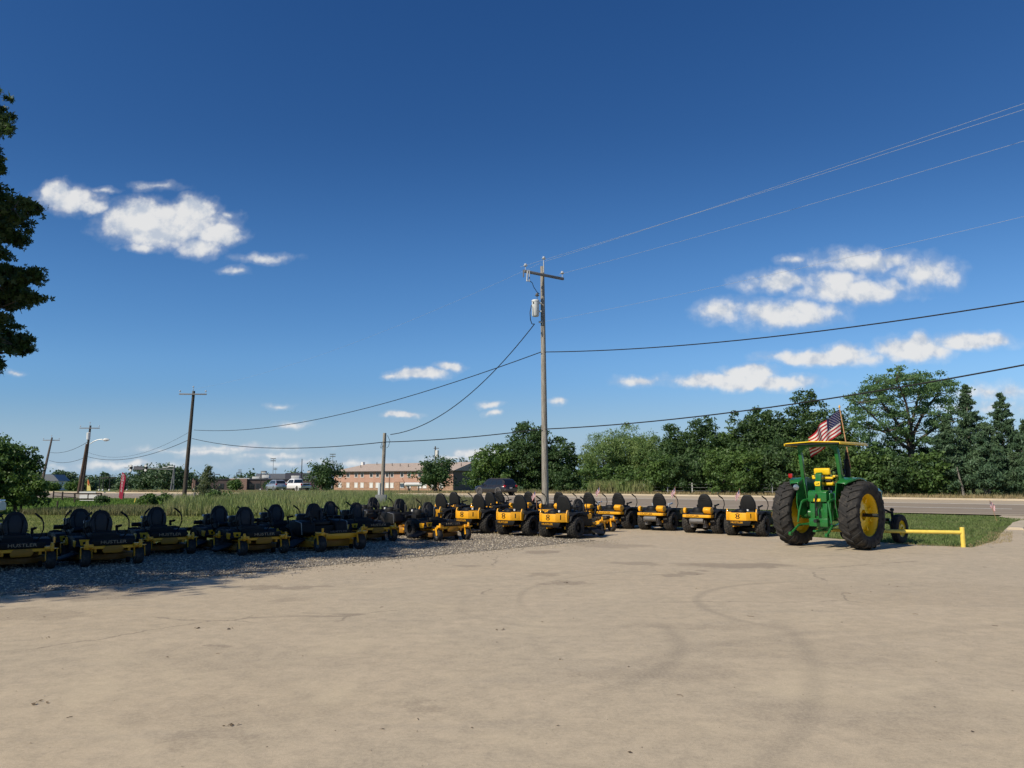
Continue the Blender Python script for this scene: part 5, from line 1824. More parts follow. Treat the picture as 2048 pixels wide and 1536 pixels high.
def blades(name, poly, n, h0, h1, w, mat, lean=.5, z0=-.045, clump=0.5, cs=.5, hvar=None, label=None):
    x, y = sample(poly, n, clump, cs)
    h = h0 + (h1 - h0) * rng.random(n) ** 1.4
    if hvar is not None:
        h *= hvar(x, y)
    z = -0.009 * np.maximum(0, y - 85) + z0
    a = rng.random(n) * 2 * PI
    tx, ty = np.cos(a), np.sin(a)
    ln = lean * h * rng.random(n)
    ww = w * (.6 + .8 * rng.random(n))
    b = np.stack([x, y, z], 1)
    tip = np.stack([x + tx * ln, y + ty * ln, z + h * (1 - .25 * lean * rng.random(n))], 1)
    mid = b + (tip - b) * .45 + np.stack([-tx * ln * .12, -ty * ln * .12, h * .06], 1)
    a2 = rng.random(n) * PI
    s = np.stack([np.cos(a2) * ww, np.sin(a2) * ww, np.zeros(n)], 1)
    v = np.stack([b, mid + s, tip, mid - s], 1).reshape(-1, 3)
    return tag(link(name, np_mesh(name, v, 4, mat)), label, kind="stuff")


MG_LAWN = blade_mat("lawn_blades", (0.205, 0.264, 0.062), (0.302, 0.341, 0.101), (0.380, 0.360, 0.146))
MG_ISL = blade_mat("roadside_turf_blades", (0.128, 0.195, 0.054), (0.203, 0.262, 0.087), (0.247, 0.262, 0.120))
MG_MEAD = blade_mat("meadow_blades", (0.112, 0.217, 0.033), (0.180, 0.285, 0.060), (0.135, 0.210, 0.045))
MG_WEED = blade_mat("tall_weed_blades", (0.185, 0.253, 0.076), (0.299, 0.346, 0.139), (0.369, 0.346, 0.177))
MG_STRAW = blade_mat("dry_straw_blades", (0.390, 0.300, 0.158), (0.525, 0.413, 0.232), (0.270, 0.247, 0.105))
MG_SCRUB = blade_mat("mixed_weed_blades", (0.143, 0.180, 0.068), (0.285, 0.270, 0.135), (0.225, 0.195, 0.105))

LAWN = [(-34, -6), (-13.6, 14.0), (-7.9, 19.7), (-4.6, 23.9), (-3.0, 27.2), (-2.8, 31.2), (0.2, 32.6), (-1.5, 37), (-30, 38.5), (-60, 39), (-60, -6)]
LAWNV = [(-16.5, 13.0), (-12.4, 15.6), (-7.9, 19.7), (-4.6, 23.9), (-3.0, 27.2), (-2.8, 31.2), (0.2, 32.6), (-1.5, 37), (-30, 38.5), (-30, 20)]
blades("lawn_grass", LAWNV, 120000, .035, .085, .009, MG_LAWN, lean=.9, clump=.35, cs=1.1)
ISL = [(0.5, 32.5), (4.4, 29.5), (6.6, 26.6), (8.0, 24.5), (10.3, 20.4), (11.3, 19.45), (13.1, 21.5), (15.5, 25.0), (17.4, 28.0), (19.8, 30.6), (21.6, 32.4), (21.8, 35.8), (18.8, 38.7), (6.5, 47.4), (-6.2, 55.8), (-3.0, 40)]
blades("roadside_grass", ISL, 130000, .04, .13, .011, MG_ISL, lean=.9, clump=.45, cs=.9, hvar=lambda x, y: np.where((y < 25) & (x > 9), 1.15, 1.0))
MEAD = [(-62, 39), (-17, 38), (-18.5, 60), (-34, 67), (-62, 72)]
blades("meadow_grass", MEAD, 60000, .10, .32, .022, MG_MEAD, lean=.6, clump=.3, cs=.4)
WEED = [(-16.5, 36.5), (-9.5, 35.5), (-5.6, 35.6), (-5.5, 52), (-8.5, 56), (-18, 61), (-18.8, 44)]
blades("tall_weeds", WEED, 52000, .55, 1.12, .018, MG_WEED, lean=.45, clump=.55, cs=.45, hvar=lambda x, y: np.clip(.55 + .14 * (y - 35.5), .55, 1.0) * np.where(x > -8, .85, 1.0))
WEED2 = [(-5.7, 35.6), (-1.9, 35.0), (-2.0, 43), (-3.2, 49), (-5.7, 52)]
blades("tall_weeds", WEED2, 15000, .40, .95, .016, MG_SCRUB, lean=.5, clump=.6, cs=.6)
SCRUB = [(-24, 37.6), (-16, 36.2), (-16.5, 42.5), (-22, 43.5)]
blades("weedy_strip", SCRUB, 16000, .12, .48, .016, MG_SCRUB, lean=.55, clump=.7, cs=.5)
NV = [(-5.0, 91.0), (11.9, 84.7), (39.7, 62.6), (88, 25.7)]
v1 = [(-60, 117.5), (-25, 97.8), (-5, 91.7), (12.3, 85.3), (40.1, 63.2), (88.4, 26.3), (90.5, 28.8), (42.0, 65.9), (14.0, 88.2), (-4.2, 94.6), (-24, 101), (-58, 121)]
blades("dry_verge_grass", v1, 70000, .18, .62, .022, MG_STRAW, lean=.6, clump=.5, cs=.35)
v2 = [(-4.2, 94.0), (14.0, 87.8), (42.0, 65.4), (90.5, 28.5), (94, 32), (45, 69.5), (16, 92), (-3, 99)]
blades("wood_edge_grass", v2, 30000, .25, .85, .03, MG_SCRUB, lean=.6, clump=.5, cs=.35)
YG = [(8.5, 88), (15.5, 85.6), (17.5, 88.5), (10.5, 91)]
blades("tall_pale_grass", YG, 6000, .8, 2.0, .035, MG_WEED, lean=.35, clump=.3)
EDGE = [(1.2, 22.6), (2.5, 21.5), (-.6, 24.3), (-2.9, 27.0), (-4.4, 24.1), (-3.6, 23.4), (-1.6, 24.7)]
blades("gravel_edge_weeds", EDGE, 900, .03, .14, .008, MG_STRAW, lean=.9, z0=0.0)
EDGE2 = [(9.6, 20.2), (11.2, 19.15), (13.4, 21.0), (16.0, 25.0), (15.4, 25.2), (13.0, 21.7), (11.3, 19.6), (10.2, 20.5)]
blades("lot_edge_weeds", EDGE2, 1500, .02, .07, .006, MG_STRAW, lean=.9, z0=0.0)


def stones(name, x, y, s, mat, z=0.004):
    n = len(x)
    base = np.array([(1, 0, 0), (0, 1, 0), (-1, 0, 0), (0, -1, 0), (0, 0, 1), (0, 0, -.35)], float)
    v = base[None] * (.65 + .7 * rng.random((n, 6, 1))) * s[:, None, None] * np.array([1, .8, .62])
    a = rng.random(n) * 2 * PI
    ca, sa = np.cos(a)[:, None], np.sin(a)[:, None]
    vx, vy = v[..., 0] * ca - v[..., 1] * sa, v[..., 0] * sa + v[..., 1] * ca
    v = np.stack([vx + x[:, None], vy + y[:, None], v[..., 2] + z + s[:, None] * .12], -1)
    f = np.array([(0, 1, 4), (1, 2, 4), (2, 3, 4), (3, 0, 4), (1, 0, 5), (2, 1, 5), (3, 2, 5), (0, 3, 5)])
    F = (np.arange(n)[:, None, None] * 6 + f[None]).reshape(-1)
    return tag(link(name, np_mesh(name, v.reshape(-1, 3), 3, mat, faces=F)), kind="stuff")


def stone_mat():
    m, nt = new_mat("limestone_chips")
    rnd = nt.n("ShaderNodeNewGeometry").outputs["Random Per Island"]
    rp = nt.n("ShaderNodeValToRGB")
    nt.set(rp.inputs[0], rnd)
    e = rp.color_ramp.elements
    e[0].color = (0.13, 0.108, 0.08, 1); e[1].color = (0.68, 0.60, 0.47, 1)
    m1 = e.new(.35); m1.color = (0.33, 0.275, 0.20, 1)
    m2 = e.new(.75); m2.color = (0.50, 0.435, 0.335, 1)
    finish(nt, rp.outputs[0], .85, spec=.25)
    return m


M_STONE = stone_mat()
GV = [(-14, 3.0), (-7.5, 11.15), (2.3, 21.45), (1.2, 22.7), (-1.5, 25.1), (-2.9, 27.1), (-4.6, 23.8), (-7.9, 19.6), (-11.8, 15.8), (-18, 9)]
x, y = sample(GV, 46000, .25, 1.2)
stones("gravel_stones", x, y, .010 + .020 * rng.random(len(x)) ** 2, M_STONE, .008)
# stray chips thrown out on to the concrete along the edge
t = rng.random(2600); d = rng.exponential(.28, 2600)
ex, ey = -11 + t * 13.6, 7.66 + t * 14.05
x = ex + d * .72 + rng.normal(size=2600) * .15; y = ey - d * .69 + rng.normal(size=2600) * .15
stones("stray_gravel", x, y, .007 + .012 * rng.random(2600), M_STONE, .003)
# grit and small stones all over the lot
n = 900
y = 3.2 + 16 * rng.random(n) ** 1.4; x = (rng.random(n) * 2 - 1) * (y * .72 + .5)
k = (y < 11 + (x + 7.5) * 1.02) & ~((x > 8) & (y > 18))
stones("lot_grit", x[k], y[k], .0025 + .005 * rng.random(k.sum()) ** 2, M_STONE, .001)

# twigs, dead leaves, seed pods
M_LITTER = leaf_mat("dry_leaf_litter", (0.090, 0.065, 0.042), (0.20, 0.145, 0.085), (0.13, 0.095, 0.06), .1)
mb = MB()
for k in range(80):
    y = 3.3 + 13 * random.random() ** 1.5
    x = random.uniform(-.72, .72) * y - .5
    if y > 10.5 + (x + 7.5) * 1.0:
        continue
    a = random.random() * 6.3
    if k % 5 == 0:
        L = random.uniform(.03, .10)
        mb.tube([(x, y, .004), (x + math.cos(a) * L * .5, y + math.sin(a) * L * .5, .008), (x + math.cos(a + .4) * L, y + math.sin(a + .4) * L, .005)], .0022, 4)
    else:
        L = random.uniform(.008, .020)
        c, s = math.cos(a), math.sin(a)
        mb.add([(x - c * L, y - s * L, .003), (x + s * L * .5, y - c * L * .5, .004 + L * .35), (x + c * L, y + s * L, .006), (x - s * L * .5, y + c * L * .5, .003 + L * .1)], [(0, 1, 2, 3)])
# the little heaps seen lying about
for (u, v, kk) in ((117, 1385, 5), (415, 1245, 4), (475, 1247, 4), (485, 1426, 5), (1008, 1249, 3), (1121, 1304, 3), (1130, 1160, 4), (124, 1264, 4)):
    p = gp(u, HC * F_PX / (v - 960))
    for _ in range(kk):
        x, y = p.x + random.gauss(0, .035), p.y + random.gauss(0, .03)
        a = random.random() * 6.3; L = random.uniform(.009, .022)
        c, s = math.cos(a), math.sin(a)
        mb.add([(x - c * L, y - s * L, .003), (x + s * L * .5, y - c * L * .5, .006 + L * .5), (x + c * L, y + s * L, .012), (x - s * L * .5, y + c * L * .5, .003)], [(0, 1, 2, 3)])
tag(mb.build("leaf_litter", M_LITTER, smooth=0), kind="stuff")
# ------------------------------------------------------------------ buildings across the road
def brick(name, c0, c1, mort, sx=.24, sy=.08):
    m, nt = new_mat(name)
    co = nt.n("ShaderNodeTexCoord").outputs["Object"]
    s = nt.n("ShaderNodeSeparateXYZ", ins={0: co})
    q = nt.n("ShaderNodeCombineXYZ", ins={0: nt.math("ADD", s.outputs[0], s.outputs[1]), 1: s.outputs[2], 2: 0.0}).outputs[0]
    b = nt.n("ShaderNodeTexBrick", ins={"Color1": (*c0, 1), "Color2": (*c1, 1), "Mortar": (*mort, 1), "Scale": 1.0, "Mortar Size": .010, "Brick Width": sx, "Row Height": sy, "Bias": 0.0})
    nt.set(b.inputs["Vector"], q)
    c = nt.mix(nt.ss(nt.noise(co, .35, 5, .65), .4, .7, 0, .35), b.outputs[0], tuple(k * .75 for k in c0))
    finish(nt, c, .9, spec=.15)
    return m


M_BRK = brick("salmon_brick", (0.46, 0.235, 0.165), (0.52, 0.285, 0.20), (0.45, 0.36, 0.29))
M_STN = brick("rough_stone_facing", (0.34, 0.20, 0.135), (0.46, 0.30, 0.20), (0.30, 0.22, 0.16), .6, .28)
M_ROOF = paint("weathered_shingles", (0.40, 0.325, 0.27), 0.9, var=.18, scale=2)
M_TRIM = paint("white_trim", (0.72, 0.70, 0.66), .6, var=.08)
M_GLASS = paint("dark_window_glass", (0.030, 0.036, 0.045), .08, var=.1, spec=.7)
M_EAVE = paint("dark_eave", (0.06, 0.048, 0.042), .8)
M_SCHD = brick("dark_school_brick", (0.105, 0.078, 0.075), (0.135, 0.10, 0.095), (0.10, 0.085, 0.08))
M_SCHR = brick("red_school_brick", (0.30, 0.17, 0.135), (0.36, 0.21, 0.165), (0.28, 0.22, 0.18))
M_METAL = paint("grey_metal_cladding", (0.24, 0.25, 0.27), .5, .2, var=.08)
M_METALD = paint("dark_metal_cladding", (0.10, 0.10, 0.115), .5, .2, var=.08)
M_HVAC = paint("pale_roof_unit", (0.66, 0.65, 0.60), .6, var=.08)
M_SHED = paint("brown_metal_siding", (0.155, 0.115, 0.095), .7, var=.1)

# two storey brick apartment house
A = gp(671, 236.0); Bc = gp(907, 207.0)
fx = (Bc - A); LEN = math.hypot(fx.x, fx.y); ang = math.atan2(fx.y, fx.x)
apt = empty("apartment_house", (A.x, A.y, gh(A.x, A.y) - .25), ang)      # x along the front, +y away from the road
D_, HE, HR_ = 15.0, 5.75, 8.2
MB().box((LEN / 2, D_ / 2, 1.30), (LEN, D_, 2.6)).build("lower_wall", M_STN, apt)
up = MB().box((LEN / 2, D_ / 2, 4.18), (LEN + .06, D_ + .06, 3.16))
up.build("upper_wall", M_BRK, apt)
rf = MB().add([(-.8, -.8, HE), (LEN + .8, -.8, HE), (LEN + .8, D_ + .8, HE), (-.8, D_ + .8, HE), (6.5, D_ / 2, HR_), (LEN + .8, D_ / 2, HR_)],
              [(0, 1, 5, 4), (2, 3, 4, 5), (3, 0, 4), (0, 3, 2, 1), (1, 2, 5)])
rfo = rf.build("roof", M_ROOF, apt, smooth=0)
MB().box((LEN / 2, -.80, HE - .10), (LEN + 1.6, .06, .30)).build("gutter", M_EAVE, apt)
gb = MB().prism([(-.06, 2.6), (D_ + .06, 2.6), (D_ + .06, HE - .05), (D_ / 2, HR_ - .35), (-.06, HE - .05)], LEN + .04, LEN + .10, "x")
gb.box((LEN + .07, D_ / 2, 1.3), (.06, D_, 2.6))
gb.build("gable_wall", M_SHED, apt, smooth=0)
for k, px in enumerate(range(22)):
    MB().tube([(8 + k * 2.0, 3.4 + (k * 37 % 5) * .7, HE + 1.05 + (k * 37 % 5) * .22), (8 + k * 2.0, 3.4 + (k * 37 % 5) * .7, HE + 2.0 + (k * 37 % 5) * .22)], .10, 6).build("vent_pipe", M_EAVE, rfo) if k % 2 == 0 else None
MB().box((5.5, D_ / 2 - 1, HR_ - .1), (.8, .8, 1.2)).build("chimney", M_TRIM, rfo)
for u in (683, 699, 715, 727, 745, 757.5, 776.5, 786, 806, 820, 841, 851, 868, 884):
    # distance along the front where this column meets it
    d = (u - CX) / F_PX
    t = (A.x - d * A.y) / (d * fx.y - fx.x)
    xx = t * LEN
    for zc, hh, trim in ((4.85, 1.55, True), (1.75, 1.35, False)):
        fr = MB()
        w_, h_ = 1.25, hh
        fr.box((xx, -.05, zc + h_ / 2), (w_ + .24, .10, .14)).box((xx, -.05, zc - h_ / 2), (w_ + .24, .10, .14))
        for s in (-1, 1):
            fr.box((xx + s * w_ / 2, -.05, zc), (.14, .10, h_ - .14))
        f = fr.build("window", M_TRIM, apt, smooth=0)
        g = MB().box((xx, -.036, zc), (w_ - .14, .02, h_ - .14))
        g.build("pane", M_GLASS if trim else M_TRIM, f, smooth=0)
st = MB()
for k in range(8):
    st.box((LEN * .64 + k * .28, -1.2, 2.7 - k * .34), (.3, 1.0, .06))
st.tube([(LEN * .64, -1.7, 3.7), (LEN * .64 + 2.3, -1.7, 1.0)], .05, 6).tube([(LEN * .62, -1.7, 2.7), (LEN * .62, -1.7, 0)], .06, 6).tube([(LEN * .50, -.2, 5.5), (LEN * .50, -.2, 0)], .06, 6).box((LEN * .60, -1.2, 2.7), (1.6, 1.2, .08))
st.build("outside_stair", M_EAVE, apt)
tag(apt, "long two storey brick apartment house with pale hipped roof behind the short grey pole", "apartment house")
pt = empty("propane_tank", gp(829, 200))
tk = MB().lathe([(0, -2.4), (.3, -2.35), (.5, -2.1), (.5, 2.1), (.3, 2.35), (0, 2.4)], 16, "x", T((0, 0, 1.55)))
tk.build("tank", M_TRIM, pt)
MB().box((-1.3, 0, .6), (.25, .7, 1.5)).build("leg", M_EAVE, pt)
MB().box((1.3, 0, .6), (.25, .7, 1.5)).build("leg", M_EAVE, pt)
tag(pt, "white cylindrical tank on dark legs before the brick apartment house", "tank")

# low school with flat roofs
Ys = 252.0
S0, S1 = gp(62 / 6.02 + 380, Ys), gp(632, Ys + 6)
sx = (S1 - S0); SL = math.hypot(sx.x, sx.y); sa = math.atan2(sx.y, sx.x)
sch = empty("school_building", (S0.x, S0.y, gh(S0.x, S0.y) - .3), sa)
zt = lambda v: zat(v, Ys) - sch.location.z
su = lambda u: (u - (62 / 6.02 + 380)) / F_PX * Ys
hw = zt(959)
MB().box((SL / 2, 8, hw / 2), (SL, 16, hw)).build("main_wall", M_SCHD, sch)
MB().box((SL / 2, 8, hw + .12), (SL + .5, 16.5, .22)).build("roof_edge", M_METALD, sch)
for u0, u1 in ((391, 397), (463.5, 495), (632, 641)):
    x0, x1 = su(u0), su(u1)
    MB().box(((x0 + x1) / 2, -.6, hw / 2 + .1), (x1 - x0, 1.4, hw + .3)).build("brick_bay", M_SCHR, sch)
for u0, u1, v0, v1, m, dy in ((489, 556, 946, 958.5, M_METAL, 26), (555, 618, 945, 958.5, M_METALD, 20), (597, 622, 951.5, 958.6, M_METAL, 14), (450, 490, 956, 958.6, M_HVAC, 12), (505, 520, 949, 958.6, M_METAL, 12)):
    x0, x1 = su(u0), su(u1)
    MB().box(((x0 + x1) / 2, dy, (zt(v0) + zt(v1)) / 2), (x1 - x0, 8, zt(v0) - zt(v1))).build("upper_storey", m, sch)
for u0, u1, v0, v1 in ((500, 514, 954, 958.8), (519, 533, 951, 957), (577, 593, 952, 958.8), (517, 526, 942.5, 947), (608, 616, 942, 946)):
    x0, x1 = su(u0), su(u1)
    MB().box(((x0 + x1) / 2, 5, (zt(v0) + zt(v1)) / 2 + .15), (x1 - x0, 3, zt(v0) - zt(v1))).build("roof_unit", M_HVAC, sch, bevel=.05)
for u in (442, 447.5, 501, 506, 513, 518, 527, 604, 610):
    x0 = su(u)
    f = MB().box((x0, -.04, hw * .42), (.75, .10, hw * .44)).build("window", M_GLASS, sch)
tag(sch, "long low flat roofed school with dark brick walls and pale roof units", "school")
# brown gable roofed shed is part of the apartment house; small grey house far left
hs = empty("small_house", gp(101, 205), R(8))
MB().box((0, 3, 1.3), (5.6, 6, 2.6)).build("wall", M_TRIM, hs)
MB().prism([(-3.2, 2.5), (3.2, 2.5), (1.6, 4.2), (-1.6, 4.2)], -.6, 6.6, "y").build("roof", M_METAL, hs, smooth=0)
MB().box((-1.5, -.04, 1.2), (1.0, .1, 1.3)).build("window", M_GLASS, hs)
MB().box((2.0, -.04, 1.0), (1.0, .1, 2.0)).build("door", M_EAVE, hs)
tag(hs, "small grey roofed house behind the left bush", "house")

# ------------------------------------------------------------------ lights, signals, signs, fences
def stadium(u, v0, v1, Y, lab):
    b = gp(u, Y)
    e = empty("stadium_light", b)
    H = zat(v0, Y) - b.z
    MB().tube([(0, 0, -.2), (0, 0, H)], [.22, .10], 8).build("mast", M_GALV, e)
    for r in range(2):
        z = H - .2 - r * 1.0
        mb = MB().box((0, -.1, z), (2.6, .12, .12))
        rk = mb.build("lamp_rack", M_DARKM, e)
        for k in range(6):
            MB().box((-1.1 + k * .44, -.35, z + .1), (.30, .25, .42), rot=(.4, 0, 0)).build("floodlight", M_GALV, rk)
    tag(e, lab, "stadium light", "tall sports field lights far behind the school")


stadium(549, 917, 950, 380, "tallest sports field light mast standing over the middle of the school roof")
stadium(554, 936, 950, 560, "sports field light mast low beside the tallest one")
stadium(483.5, 939.5, 955, 560, "sports field light mast over the left half of the school")
stadium(667, 908, 950, 350, "sports field light mast rising over the rounded tree by the school")
stadium(722.5, 934, 950, 560, "sports field light mast just above the brick apartment house roof")


def lamp_post(u, v0, Y, lab, arm=1, hd=.9):
    b = gp(u, Y)
    e = empty("parking_lamp", b)
    H = zat(v0, Y) - b.z
    MB().tube([(0, 0, -.2), (0, 0, H)], [.13, .09], 8).build("post", M_DARKM, e)
    h = MB().box((arm * .9, 0, H - .1), (1.3, .5, .22))
    h.build("lamp_head", M_DARKM, e, bevel=.03)
    MB().lathe([(.2, 0), (.2, .35), (.15, .4), (0, .4)], 10, "z").build("footing", M_TRIM, e)
    tag(e, lab, "street lamp", "slim lamp posts in the far car parks")


lamp_post(525.5, 942, 235, "parking lamp with a double head before the silver car's left")
lamp_post(433, 948, 230, "parking lamp right of the small feathery cedar's tip")
lamp_post(393, 951, 225, "parking lamp just right of the left roadside pole")
lamp_post(477, 945, 235, "parking lamp behind the school's middle brick bay")
for u, v0, lab in ((206, 956, "far lamp post between the street light pole and red banner"), (213, 954, "far lamp post with white footing left of the red banner"), (226, 955, "far short lamp post closest left of the red banner"),
                   (261, 957, "far lamp post right of the red banner"), (315, 962, "far lamp post before the dark twiggy trees")):
    lamp_post(u, v0, 185, lab)
sp_ = empty("flag_pole", gp(606, 190))
MB().tube([(0, 0, -.2), (0, 0, zat(918, 190) + 1)], [.14, .09], 8).build("mast", M_DARKM, sp_)
tag(sp_, "single dark bare mast standing behind the white pickup", "pole")
fp_ = empty("utility_pole", gp(871, 190))
MB().tube([(0, 0, -.2), (0, 0, zat(893, 190) + 1)], [.22, .14], 8).build("shaft", M_WOODD, fp_)
MB().lathe([(0, -.9), (.45, -.85), (.45, .8), (0, .95)], 12, "z", T((.5, -.3, zat(908, 190) + 1))).build("transformer", M_TRIM, fp_)
MB().box((.25, 0, zat(897, 190) + 1), (1.3, .14, .14)).build("crossarm", M_WOODD, fp_)
tag(fp_, "far pole with white transformer above the conical dense tree", "utility pole", GP)
f2 = empty("utility_pole", gp(1134, 160))
MB().tube([(0, 0, -.2), (0, 0, zat(893, 160) + .8)], [.20, .13], 8).build("shaft", M_WOODD, f2)
MB().box((0, 0, zat(897, 160) + .8), (2.6, .14, .14)).build("crossarm", M_WOODD, f2)
MB().lathe([(0, -.5), (.28, -.45), (.28, .45), (0, .55)], 12, "z", T((.45, -.3, zat(910, 160) + .7))).build("transformer", M_TRANS, f2)
tag(f2, "far pole with crossarm peeping out right of the dark clump by the tall pole", "utility pole", GP)

# traffic signal with a long arm
M_SIG = paint("dull_signal_steel", (0.17, 0.175, 0.18), .6, .2, var=.1)
tb = gp(347, 128)
tsig = empty("traffic_signal", tb)
Q = lambda u, v: at(u, v, 128) - tb
MB().tube([(0, 0, -.2), tuple(Q(349, 932))], [.13, .09], 10).build("mast", M_SIG, tsig)
ar = MB().tube([tuple(Q(349, 939)), tuple(Q(300, 937.5)), tuple(Q(249, 935.5))], [.085, .065, .035], 8).build("signal_arm", M_SIG, tsig)
for u in (262, 292):
    h = MB().box(Q(u, 936), (.34, .3, .95))
    hd = h.build("signal_head", M_BLKS, ar, bevel=.03)
    for dz in (-.36, .36):
        MB().lathe([(0, -.22), (.2, -.22), (.2, -.14)], 12, "y", T(Q(u, 936) + Vector((0, 0, dz)))).build("lamp_lens", M_TRIM, hd)
MB().box(Q(276.5, 936), (1.5, .06, .60)).build("street_name_sign", M_METALD, ar)
MB().tube([tuple(Q(349, 934)), tuple(Q(341, 933)), tuple(Q(334, 934.5))], .05, 6).build("luminaire_arm", M_GALV, tsig)
MB().box(Q(331, 935), (.9, .3, .16)).build("luminaire", M_GALV, tsig, bevel=.03)
tag(tsig, "traffic signal with a long horizontal arm over the far crossing", "traffic signal")
s2 = empty("steel_post", gp(353, 130))
MB().tube([(0, 0, -.2), (0, 0, zat(930, 130) + .4)], [.12, .08], 8).build("mast", M_SIG, s2)
tag(s2, "plain steel post standing next to the traffic signal's mast", "post")

# feather banners
def feather(name, base, u0, v0, Y, Hh, pts_px, mat, lab, letters=None, lmat=None):
    e = empty(name, base)
    P2_ = [at(u, v, Y) - Vector(base) for u, v in pts_px]
    n = len(P2_)
    v = [tuple(p + Vector((0, -.012, 0))) for p in P2_] + [tuple(p + Vector((0, .012, 0))) for p in P2_]
    f = [tuple(range(n)), tuple(range(2 * n - 1, n - 1, -1))] + [(i, i + n, (i + 1) % n + n, (i + 1) % n) for i in range(n)]
    cl = MB().add(v, f).build("banner", mat, e, smooth=0)
    return e, cl


M_BRED = paint("banner_red", (0.33, 0.012, 0.045), .7, var=.1)
M_BYEL = paint("banner_yellow", (0.62, 0.52, 0.16), .7, var=.2)
M_BMIX = paint("banner_orange_red", (0.45, 0.10, 0.03), .7, var=.2)
fb = gp(243, 62.0)
e, cl = feather("feather_banner", fb, 0, 0, 62, 2, [(237.6, 994), (240.5, 997.5), (244.5, 999), (246, 990), (248, 976), (250.5, 962), (251.5, 955), (250.5, 950), (247.5, 946), (244.2, 944.3), (243.2, 952), (241.5, 964), (239.3, 980)], M_BRED, "")
MB().tube([(.12, 0, -.1), tuple(at(246.2, 990, 62) - fb + Vector((.02, .03, 0))), tuple(at(251.3, 957, 62) - fb + Vector((.03, .03, 0))), tuple(at(247.5, 946, 62) - fb + Vector((.02, .03, 0)))], .022, 6).build("banner_pole", M_BLKS, e)
for i, ch in enumerate("DUMKSLE"):
    u, v = 246.6 - i * .62, 950.8 + i * 5.2
    c = at(u, v, 62) - fb + Vector((0, -.016, 0))
    lettering(ch, .24, M_TRIM, T(c) @ Matrix.Rotation(PI / 2, 4, "X"), cl, name="letter")
tag(e, "dark red feather banner with white letters at the meadow's far edge", "banner")
fb = gp(178, 112.0)
e, cl = feather("feather_banner", fb, 0, 0, 112, 2, [(173.6, 981.5), (181.8, 981.5), (181.0, 975), (179.6, 968), (177.8, 962), (175.8, 957.5), (174.8, 961), (174.2, 970)], M_BYEL, "")
q = [at(u, v, 111.95) - fb for u, v in [(175.8, 958.2), (177.8, 962.5), (178.6, 967), (176.6, 972), (175.0, 968), (175.0, 961)]]
m_ = len(q)
MB().add([tuple(p) for p in q], [tuple(range(m_))]).build("printed_panel", M_BMIX, cl, smooth=0)
MB().tube([(-.2, .05, -.1), tuple(at(174.2, 968, 112) - fb + Vector((0, .06, 0))), tuple(at(175.6, 957.5, 112) - fb + Vector((0, .06, 0)))], .03, 6).build("banner_pole", M_BLKS, e)
tag(e, "yellow feather banner with orange red top behind the street light pole", "banner")

# white sign boards hung on a pipe gate
M_PIPE = paint("rusty_dark_pipe", (0.055, 0.040, 0.032), .7, var=.3)
gb_ = gp(176, 56.0)
ge = empty("roadside_sign", gb_)
q = lambda u, v: at(u, v, 56) - gb_
fr = MB()
for u in (149.5, 202.5):
    fr.tube([tuple(q(u, 986)), tuple(q(u, 1006))], .06, 8)
fr.tube([tuple(q(149.5, 986.5)), tuple(q(202.5, 986.5))], .05, 8).tube([tuple(q(149.5, 998)), tuple(q(202.5, 998))], .05, 8).tube([tuple(q(177, 986.5)), tuple(q(177, 1004))], .05, 8)
fr.build("pipe_frame", M_PIPE, ge)
for (u0, u1, v0, v1) in ((160.5, 193, 983, 986), (161, 176, 989.5, 996.6), (179, 194, 989.5, 996.6), (161, 194, 1000, 1001.2)):
    a_, b_ = q(u0, v0), q(u1, v1)
    MB().box(((a_.x + b_.x) / 2, -.09, (a_.z + b_.z) / 2), (b_.x - a_.x, .03, a_.z - b_.z)).build("sign_board", M_TRIM, ge)
tag(ge, "white sign boards hung on a dark pipe gate in the meadow", "sign")
fe = empty("pipe_fence", gp(120, 57))
f0 = gp(120, 57)
pm = MB()
pm.tube([tuple(at(108, 985, 66) - f0), tuple(at(148, 987, 57) - f0)], .045, 6).tube([tuple(at(108, 992, 66) - f0), tuple(at(148, 995, 57) - f0)], .045, 6)
pm.build("rail", M_PIPE, fe)
for u, Y in ((116, 64), (134, 60)):
    MB().tube([tuple(gp(u, Y) - f0 - Vector((0, 0, .1))), tuple(gp(u, Y) - f0 + Vector((0, 0, .75)))], .06, 8).build("fence_post", M_PIPE, fe)
tag(fe, "dark two rail pipe fence running from the white sign boards to the left", "fence")
for u, v0, Y, lean, m, lab in ((125.5, 1002, 44, 0, M_PIPE, "thin dark steel stake in the meadow's near edge"), (277, 996, 55, .25, M_RAILY, "short leaning yellow marker post in the meadow"),
                               (254, 986, 62, .1, M_PIPE, "dark stake with a knob right of the red feather banner"), (395, 985, 41.5, 0, M_WOOD, "short grey wooden fence post left of the small feathery cedar")):
    b = gp(u, Y); H = zat(v0, Y)
    o = MB().tube([(0, 0, -.1), (lean * H, 0, H)], .07 if m is M_WOOD else .045, 8).build("marker_post", m, None, loc=b)
    tag(o, lab, "post")
# wire fence along the wood
wf0 = Vector((12.5, 88.4, 0)); wf1 = Vector((30.5, 74.0, 0))
wf = empty("wire_fence", wf0)
d = wf1 - wf0
for k in range(9):
    p = d * (k / 8)
    MB().tube([tuple(p), tuple(p + Vector((0, 0, 1.35)))], .05, 6).build("fence_post", M_TRIM if k % 2 else M_GALV, wf)
for z in (.5, .85, 1.2):
    MB().tube([(0, 0, z), tuple(d + Vector((0, 0, z)))], .012, 4).build("fence_wire", M_GALV, wf)
tag(wf, "thin wire fence on pale posts along the foot of the wood", "fence")
